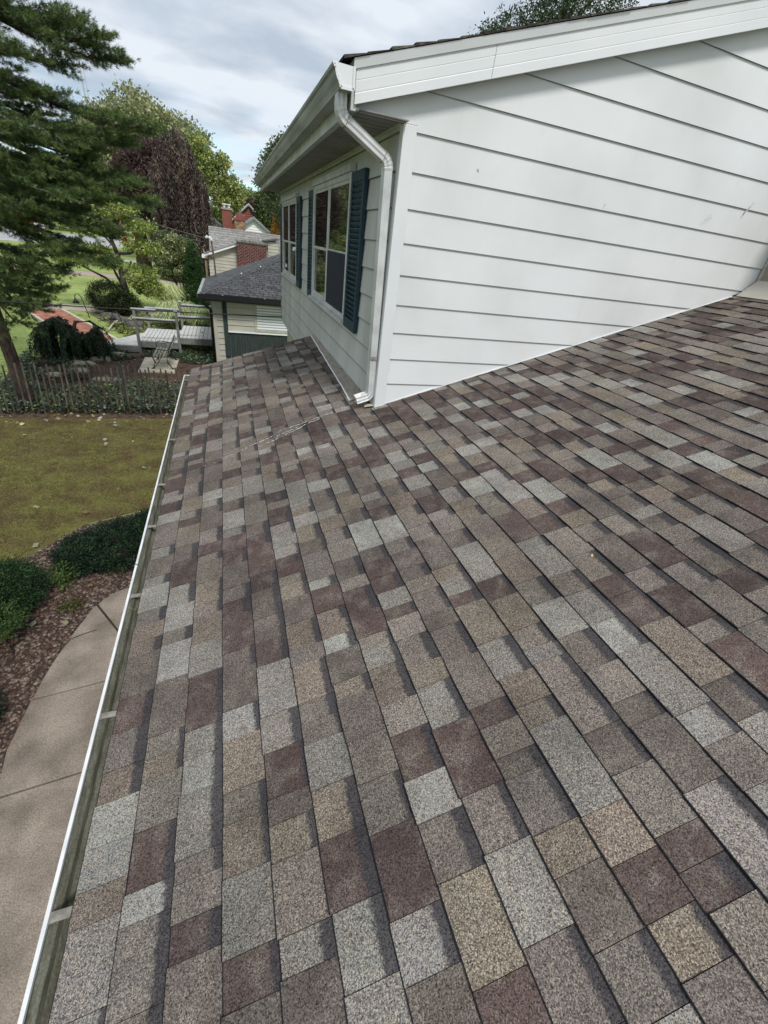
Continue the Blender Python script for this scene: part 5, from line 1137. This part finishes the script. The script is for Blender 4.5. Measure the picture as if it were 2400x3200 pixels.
# --- columnar arborvitae
ar = thing('arborvitae', 'tall narrow green arborvitae standing left of garage roof', 'tree', (-1.15, 30.3, GZ))
b = MB(); b.tube([(-1.2, 30.3, GZ), (-1.2, 30.3, .2)], [.08, .03], 7); b.build('trunk', BARK, ar)
cb = [(-1.28+.06*k/9, 30.3, GZ+.3+k*.34, .68*(1-(k/10.5)**1.5)+.04, .5*(1-(k/10.5)**1.6)+.04, .36) for k in range(10)]+[(-.95, 30.2, GZ+.4+k*.3, .44*(1-(k/8)**1.5)+.03, .4*(1-(k/8)**1.5)+.03, .3) for k in range(7)]
crown('foliage', cb, 2600, 10, .055, .09, .03, (.055, .13, .035), ar, alt=(.025, .055, .02), altp=.35, droop=-.5)
# --- feather grasses
def fgrass(cx_, cy_, r, h, n, label, base):
    t = thing('ornamental_grass', label, 'grass clump', (cx_, cy_, GZ), 'ornamental grasses behind the deck')
    V = []; C = []
    for i in range(n):
        a_ = rng.uniform(0, 6.28); rr = r*rng.uniform(.5, 1.1); hh = h*rng.uniform(.6, 1.05); p0 = np.array([cx_+rng.normal()*.1, cy_+rng.normal()*.1, GZ]); dr = np.array([math.cos(a_), math.sin(a_), 0]); sd_ = np.array([-dr[1], dr[0], 0])*.011
        q = [p0, p0+dr*rr*.3+np.array([0, 0, hh*.7]), p0+dr*rr*.7+np.array([0, 0, hh*.95]), p0+dr*rr+np.array([0, 0, hh*.72])]
        c = np.array(base)*rng.uniform(.6, 1.25)
        for a0, a1 in zip(q[:-1], q[1:]): V.append([a0-sd_, a0+sd_, a1+sd_*.7, a1-sd_*.7]); C.append(c)
    quads('blades', np.array(V), np.array(C), BLADE, t)
fgrass(-2.75, 29.0, 1.0, 1.35, 1100, 'bright pale striped grass clump left of the conifer base', (.62, .68, .34))
fgrass(-1.75, 23.2, 1.05, 1.25, 1100, 'pale feathery grass clump just behind the deck rails', (.50, .56, .28))
fgrass(-.65, 22.9, .75, 1.1, 700, 'darker feathery grass clump next to the garage corner', (.34, .42, .19))

# --- big trees behind
def tree(name, label, x, y, base_z, trunk_h, trunk_r, blobs, M_, K, sp, L, base, alt=None, altp=.3, W=None, bark=BARK, droop=0, group=None, limbs_=True, var=.35):
    t = thing(name, label, 'tree', (x, y, base_z), group)
    b = MB(); b.tube([(x, y, base_z), (x+.1, y, base_z+trunk_h*.5), (x, y, base_z+trunk_h)], [trunk_r*1.3, trunk_r, trunk_r*.6], 8); b.build('trunk', bark, t, smooth=True)
    if limbs_:
        b = MB()
        for bl in blobs[:14]: b.tube([(x, y, base_z+trunk_h*.75), ((x+bl[0])/2, (y+bl[1])/2, (base_z+trunk_h+bl[2])/2+.2), (bl[0], bl[1], bl[2]+bl[5]*.5)], [trunk_r*.5, trunk_r*.3, trunk_r*.08], 5)
        b.build('limbs', bark, t, smooth=True)
    crown('crown', blobs, M_, K, sp, L, W or L*.6, base, t, alt=alt, altp=altp, droop=droop, var=var); return t
def dome(cx_, cy_, z0, rx, ry, rz, n, seed, br=.3):
    rs = np.random.default_rng(seed); out = []
    for i in range(n):
        d = unit(rs.normal(size=3)); d[2] = abs(d[2])*1.0-.25; k = rs.uniform(.55, .92); r = br*rs.uniform(.7, 1.2)
        out.append((cx_+d[0]*rx*k, cy_+d[1]*ry*k, z0+rz*d[2]*k, rx*r, ry*r, rz*r*.85))
    return out
tree('maple_tree', 'huge rounded green maple rising behind the purple beech', -6.6, 62, GZ, 7, .6, dome(-6.3, 62, 6.2, 6.6, 5, 7.1, 46, 5), 5200, 12, .42, .34, (.35, .37, .19), (.21, .25, .11), .3)
tree('copper_beech', 'broad purple leaved copper beech left of the weeping one', -6.2, 47, GZ, 5, .5, dome(-4.4, 47, 3.0, 2.9, 3, 4.8, 36, 8), 4400, 12, .28, .20, (.072, .043, .040), (.12, .082, .066), .3)
wb = thing('weeping_beech', 'dark weeping beech with curtains of hanging purple brown branches', 'tree', (-2.6, 44, GZ))
b = MB(); b.tube([(-2.6, 44, GZ), (-2.8, 44, 1), (-2.6, 44, 4), (-2.9, 44, 6.6)], [.5, .4, .3, .1], 9); b.build('trunk', GBARK, wb, smooth=True)
b = MB(); PP, DD, CI = [], [], []; wr = np.random.default_rng(12)
for i in range(620):
    a_ = wr.uniform(0, 6.28); rr = 2.3*math.sqrt(wr.uniform(.05, 1)); x = -2.3+rr*math.cos(a_)*1.0; y = 44+rr*math.sin(a_)
    top = 7.3-(rr/2.3)**2*3.4+wr.uniform(-.8, .3)-(max(0, x+1.7))*1.2; bot = GZ+wr.uniform(0, 1.6) if rr > 1.0 else top-2.5
    top = max(top, bot+.5)
    n_ = int((top-bot)/.09); dx, dy = wr.normal()*.15, wr.normal()*.15
    if i < 34 and math.sin(a_) < 0.1: b.tube([(-2.6, 43.9, min(top+.1, 5.9)), ((x-2.6)/2, y+.2, top+.25), (x, y, top), (x+dx, y+dy, (top+bot)/2), (x+dx*1.3, y+dy, bot+.3)], [.035, .025, .015, .008, .004], 4)
    for k in range(n_):
        t_ = k/n_
        for _ in range(3): PP.append((x+dx*t_+wr.normal()*.07, y+dy*t_+wr.normal()*.07, top-(top-bot)*t_)); DD.append((wr.normal()*.3, wr.normal()*.3, -1)); CI.append(i)
b.build('limbs', mat('pale_limb', (.16, .13, .11), (.30, .26, .22), scale=3, rough=.9), wb, smooth=True)
PP = np.array(PP); DD = unit(np.array(DD)); cbs = ctint(620, (.070, .052, .046), .5, .12); k = wr.random(620) < .3; cbs[k] = ctint(int(k.sum()), (.17, .13, .10), .3, .08)
quads('crown', leafquads(PP, DD, rng.uniform(.12, .24, len(PP)), .085), cbs[np.array(CI)]*rng.uniform(.7, 1.3, (len(PP), 1)), LEAF, wb)
tree('lime_tree', 'airy yellow green tree with open crown right of the beeches', .9, 56, GZ, 6, .25, [(.4, 56, 5.9, .8, 1, 1.0), (.9, 56, 6.9, .6, .8, .5), (1.6, 56, 5.2, .8, .9, .6), (.5, 56, 4.4, .9, 1, .7), (2.1, 56, 4.2, .6, .8, .5), (1.2, 56, 3.6, .9, 1, .5), (-.6, 56, 6.8, .7, .8, .8), (-1.2, 56, 7.9, .6, .7, .6)], 620, 11, .26, .26, (.38, .42, .12), (.18, .23, .09), .45)
tree('maple_tree', 'bushy bright green tree directly behind the red chimneys', 2.0, 66, GZ, 4, .3, [(1.6, 66, 2.6, 1.6, 1.5, 1.4), (2.7, 66, 2.0, 1.4, 1.5, 1.6), (.4, 66, 2.2, 1.3, 1.5, 1.2)], 900, 11, .3, .28, (.11, .18, .05), (.24, .32, .08), .4)
tree('oak_tree', 'tall dark green tree showing above the upper gutter', 4.6, 33, GZ, 8, .4, [(5.1, 33, 6.0, 1.1, 1, .9), (4.2, 33, 5.6, .8, 1, .7), (4.9, 33, 5.0, 1.3, 1.2, .8), (3.6, 33, 5.0, .7, 1, .6), (3.2, 33, 4.3, .55, .8, .5), (4.3, 33, 4.4, 1.2, 1.2, .8), (6.0, 33, 5.8, 1.2, 1.2, 1.0), (5.4, 33, 4.6, 1.3, 1.2, 1.0), (3.9, 33, 3.2, .9, 1, .8)], 1500, 12, .17, .16, (.10, .14, .065), (.15, .19, .08), .3)
tree('oak_tree', 'dark shady tree mass behind the gilded cypress', 6.2, 58, GZ, 6, .4, [(6.4, 58, 4.2, 2.0, 2, 1.6), (5.2, 58, 2.6, 1.2, 1.5, 1.4), (7.6, 58, 5.4, 2, 2, 1.5), (4.9, 58, 4.4, .9, 1, .6), (6.0, 57, 1.6, 1.5, 1, 1.2)], 1500, 12, .3, .25, (.055, .085, .035), (.16, .22, .06), .22)
tree('plum_tree', 'small round purple leaved tree between the far green crowns', 4.1, 72, GZ, 3.5, .25, [(4.4, 72, 3.4, 1.9, 1.5, 1.5), (5.5, 72, 2.8, 1.4, 1.4, 1.4), (3.4, 72, 2.6, 1.2, 1.4, 1.2)], 900, 11, .28, .26, (.085, .045, .048), (.12, .07, .06), .3)
tree('poplar_tree', 'feathery pale yellow green tree on the horizon past the houses', 5.5, 95, GZ, 6, .35, [(3.6, 95, 6.0, 2.2, 2, 1.7), (6.3, 95, 5.6, 2.3, 2, 1.5), (8.6, 95, 5.4, 2, 2, 1.3), (4.6, 95, 4, 3, 2, 2)], 1200, 11, .4, .4, (.32, .36, .13), (.18, .24, .08), .3)
gc = thing('gilded_cypress', 'golden orange columnar cypress against our house wall corner', 'tree', (4.0, 33.5, GZ))
b = MB(); b.tube([(4.0, 33.5, GZ), (4.0, 33.5, 1.5)], [.1, .04], 6); b.build('trunk', BARK, gc)
crown('foliage', [(3.78, 33.5, 2.1, .2, .2, .55), (3.8, 33.5, 1.4, .34, .3, .6), (3.8, 33.5, .7, .45, .4, .7), (3.75, 33.5, .1, .5, .4, .6), (4.35, 33.5, 1.8, .28, .3, .9), (4.5, 33.5, .7, .4, .4, .8)], 1100, 10, .07, .12, .06, (.75, .44, .12), gc, alt=(.30, .15, .05), altp=.35, droop=-.4)
tree('spruce_tree', 'tall evergreen whose top shows above the upper roof edge', 14.5, 22.5, GZ, 13, .35, [(12.2, 22, 9.6, 1.2, 1.2, .6), (13.4, 22, 9.9, 1.4, 1.2, .8), (14.6, 22, 10.4, 1.6, 1.4, 1.2), (12.6, 22, 8.6, 1.3, 1.2, .8), (15.6, 22, 10.8, 1.5, 1.4, 1.2), (11.1, 21.6, 9.0, .8, .8, .5), (14, 22, 11.6, 1.2, 1.2, .8)], 1500, 12, .14, .14, (.045, .075, .035), (.075, .11, .05), .3, W=.05, droop=.25)
# trees standing across the street, outside and at the left edge of the view
lbl = ['green street tree far left beyond the road', 'second green tree beyond the road left of centre', 'yellowing tree beyond the road behind the pine limbs', 'dark tree across the road near the orange shrub', 'tall tree across the road behind the dogwood', 'shady tree beyond the road left of the maple', 'far green tree outside the left edge']
for i, (x, y, s) in enumerate(((-60, 120, 9), (-48, 112, 8), (-38, 122, 8.5), (-30, 110, 7), (-22, 128, 9), (-14, 118, 7.5), (-78, 118, 9))):
    tree('street_tree', lbl[i], x, y, GZ, s*.55, .3, dome(x, y, s*.45, s*.75, s*.6, s*.75, 14, 30+i, .42), 700, 10, .7, .7, [(.10, .15, .055), (.15, .2, .06), (.25, .28, .08)][i % 3], (.09, .13, .035), .3, group='trees across the road')
for i, (x, y, s) in enumerate(((-13, 22, 6), (-17, 34, 8), (-26, 26, 8), (-14, 12, 5.5), (-24, 48, 8))):
    tree('yard_tree', ['green yard tree beyond the pine outside the view', 'tall yard tree left of the lawn', 'broad tree at the left of the garden', 'small green tree left of the fenced yard', 'large tree near the road at left'][i], x, y, GZ, s*.5, .25, dome(x, y, s*.32, s*.5, s*.5, s*.62, 14, 60+i, .42), 900, 10, .34, .32, [(.10, .16, .055), (.19, .25, .07)][i % 2], (.10, .14, .04), .3, group='yard trees left of the view')
b = MB()
# distant wooded horizon
n = 26000; xs_ = rng.uniform(-260, 160, n); ys_ = rng.uniform(150, 190, n); hh = 9+3*np.sin(xs_*.11)+2.5*np.sin(xs_*.31+1)+1.5*np.sin(xs_*.9); zs = GZ+hh*np.sqrt(rng.uniform(0, 1, n))*rng.uniform(.3, 1.0, n)**.3
tt = ctint(n, (.11, .15, .065), .45, .12)
tag(quads('woodland', leafquads(np.column_stack([xs_, ys_, zs]), rdir(n), rng.uniform(1.3, 2.4, n), 1.5), tt, LEAF, None, (0, 170, GZ), 'stuff'), 'distant wooded skyline behind the houses and the road', 'woodland')

# orange shrub, sign, hydrant, markers along the street
shrub('orange_shrub', 'rust orange shrub across the road behind pine limbs', [(-29, 93, GZ+1.2, 2.0, 1, 1.2)], 260, 10, .3, .25, .2, (.30, .11, .04))
sg = thing('yard_sign', 'white rectangular sign standing at the edge of the road', 'sign', (-22.9, 79.8, GZ))
b = MB(); b.obox((-22.9, 79.8, GZ+1.05), (.55, 0, 0), (0, .03, 0), (0, 0, .75)); b.build('board', PINKB, sg)
b = MB(); b.tube([(-23.3, 79.85, GZ), (-23.3, 79.85, GZ+.3)], .04, 6); b.build('post', STEEL, sg); b = MB(); b.tube([(-22.5, 79.85, GZ), (-22.5, 79.85, GZ+.3)], .04, 6); b.build('post', STEEL, sg)
for z, w_ in ((1.35, .3), (1.1, .38), (.85, .25)): b = MB(); b.box((-22.9-w_, 79.755, GZ+z), (-22.9+w_, 79.768, GZ+z+.12)); b.build('panel_print', WHTW, sg)
hd = thing('fire_hydrant', 'small red fire hydrant on the grass before the road', 'hydrant', (-13.9, 86, GZ))
b = MB(); b.tube([(-13.9, 86, GZ), (-13.9, 86, GZ+.12), (-13.9, 86, GZ+.14), (-13.9, 86, GZ+.85), (-13.9, 86, GZ+1.1), (-13.9, 86, GZ+1.2)], [.3, .3, .24, .24, .26, .08], 10); b.build('barrel', RED, hd, smooth=True)
b = MB(); b.tube([(-14.35, 86, GZ+.75), (-13.45, 86, GZ+.75)], .12, 8); b.build('nozzles', RED, hd)
b = MB(); b.tube([(-12.6, 84, GZ), (-11.9, 84, GZ+2.1)], .09, 6); tag(b.build('marker_pole', YEL), 'leaning yellow marker pole on the verge right of the hydrant', 'pole')
for (x, y, h_, r_, l_) in ((-9.0, 66, 2.0, .12, 'short wooden post standing on the verge by beech'), (-14.5, 112, 6, .25, 'bare tree trunk across the road right of the hydrant'), (-18.5, 112, 6, .2, 'reddish bare trunk across the road above the hydrant'), (-22, 112, 6, .22, 'bare trunk across the road left of the hydrant')):
    b = MB(); b.tube([(x, y, GZ), (x+.05, y, GZ+h_)], [r_, r_*.8], 6); tag(b.build('wooden_post' if h_ < 3 else 'tree_trunk', GBARK if h_ < 3 else mat('red_bark', (.15, .08, .06), (.2, .12, .09)), smooth=True), l_, 'post' if h_ < 3 else 'tree trunk')
# garden figure on a post near arborvitae
st = thing('garden_post', 'slim tan garden post with a curled finial beside the conifer', 'post', (-.62, 33, GZ))
b = MB(); b.tube([(-.62, 33, GZ), (-.62, 33, -.2)], .07, 8); b.build('shaft', mat('tan_stone', (.36, .27, .2), (.48, .38, .3), scale=5), st)
b = MB(); b.tube([(-.62, 33, -.2), (-.62, 33, -.12), (-.62, 33, .02)], [.16, .14, .09], 8); b.tube([(-.62, 33, .02), (-.70, 33, .2), (-.72, 33, .42), (-.62, 33, .52), (-.55, 33, .45)], [.06, .05, .045, .05, .03], 7); b.build('finial', MATS['tan_stone'], st, smooth=True)

# ================================================================== wires and radio tower
def wire(pts, r, label, m):
    a, c, s = Vector(pts[0]), Vector(pts[1]), pts[2]; P = [a+(c-a)*t-Vector((0, 0, s*4*t*(1-t))) for t in np.linspace(0, 1, 24)]
    b = MB(); b.tube(P, r, 5); tag(b.build('cable', m), label, 'cable', 'overhead service cables')
wire(((-14, 9.9, .35), (XW-.02, 10.6, .12), .16), .011, 'thin black cable crossing low from the pine to our wall', BLKW)
wire(((-26, 33, 6.5), (-.1, 20.6, 1.2), .5), .012, 'upper pale service cable leading left from the mast', WHTW)
wire(((-26, 36, 5.3), (-.12, 20.6, 1.08), .9), .010, 'lower sagging service cable leading left from the mast', WHTW)
wire(((-12, 40, 1.9), (-.45, 30, .1), .25), .010, 'thin cable ending at the beige house eave', BLKW)
tw_ = thing('radio_tower', 'slender grey lattice radio mast fading into the clouds top left', 'radio mast', (-27.8, 152, GZ))
tops = []
for k in range(3):
    a_ = k*2.094; b = MB(); b.tube([(-27.8+.5*math.cos(a_), 152+.5*math.sin(a_), GZ), (-27.8+.5*math.cos(a_), 152+.5*math.sin(a_), 46)], .06, 4); b.build('leg', MAST, tw_)
b = MB()
for i in range(50):
    z = GZ+i*.97
    for k in range(3): a0, a1 = k*2.094, (k+1)*2.094; b.bar((-27.8+.5*math.cos(a0), 152+.5*math.sin(a0), z), (-27.8+.5*math.cos(a1), 152+.5*math.sin(a1), z+.5), .05, .05)
b.build('bracing', MAST, tw_, fix=False)
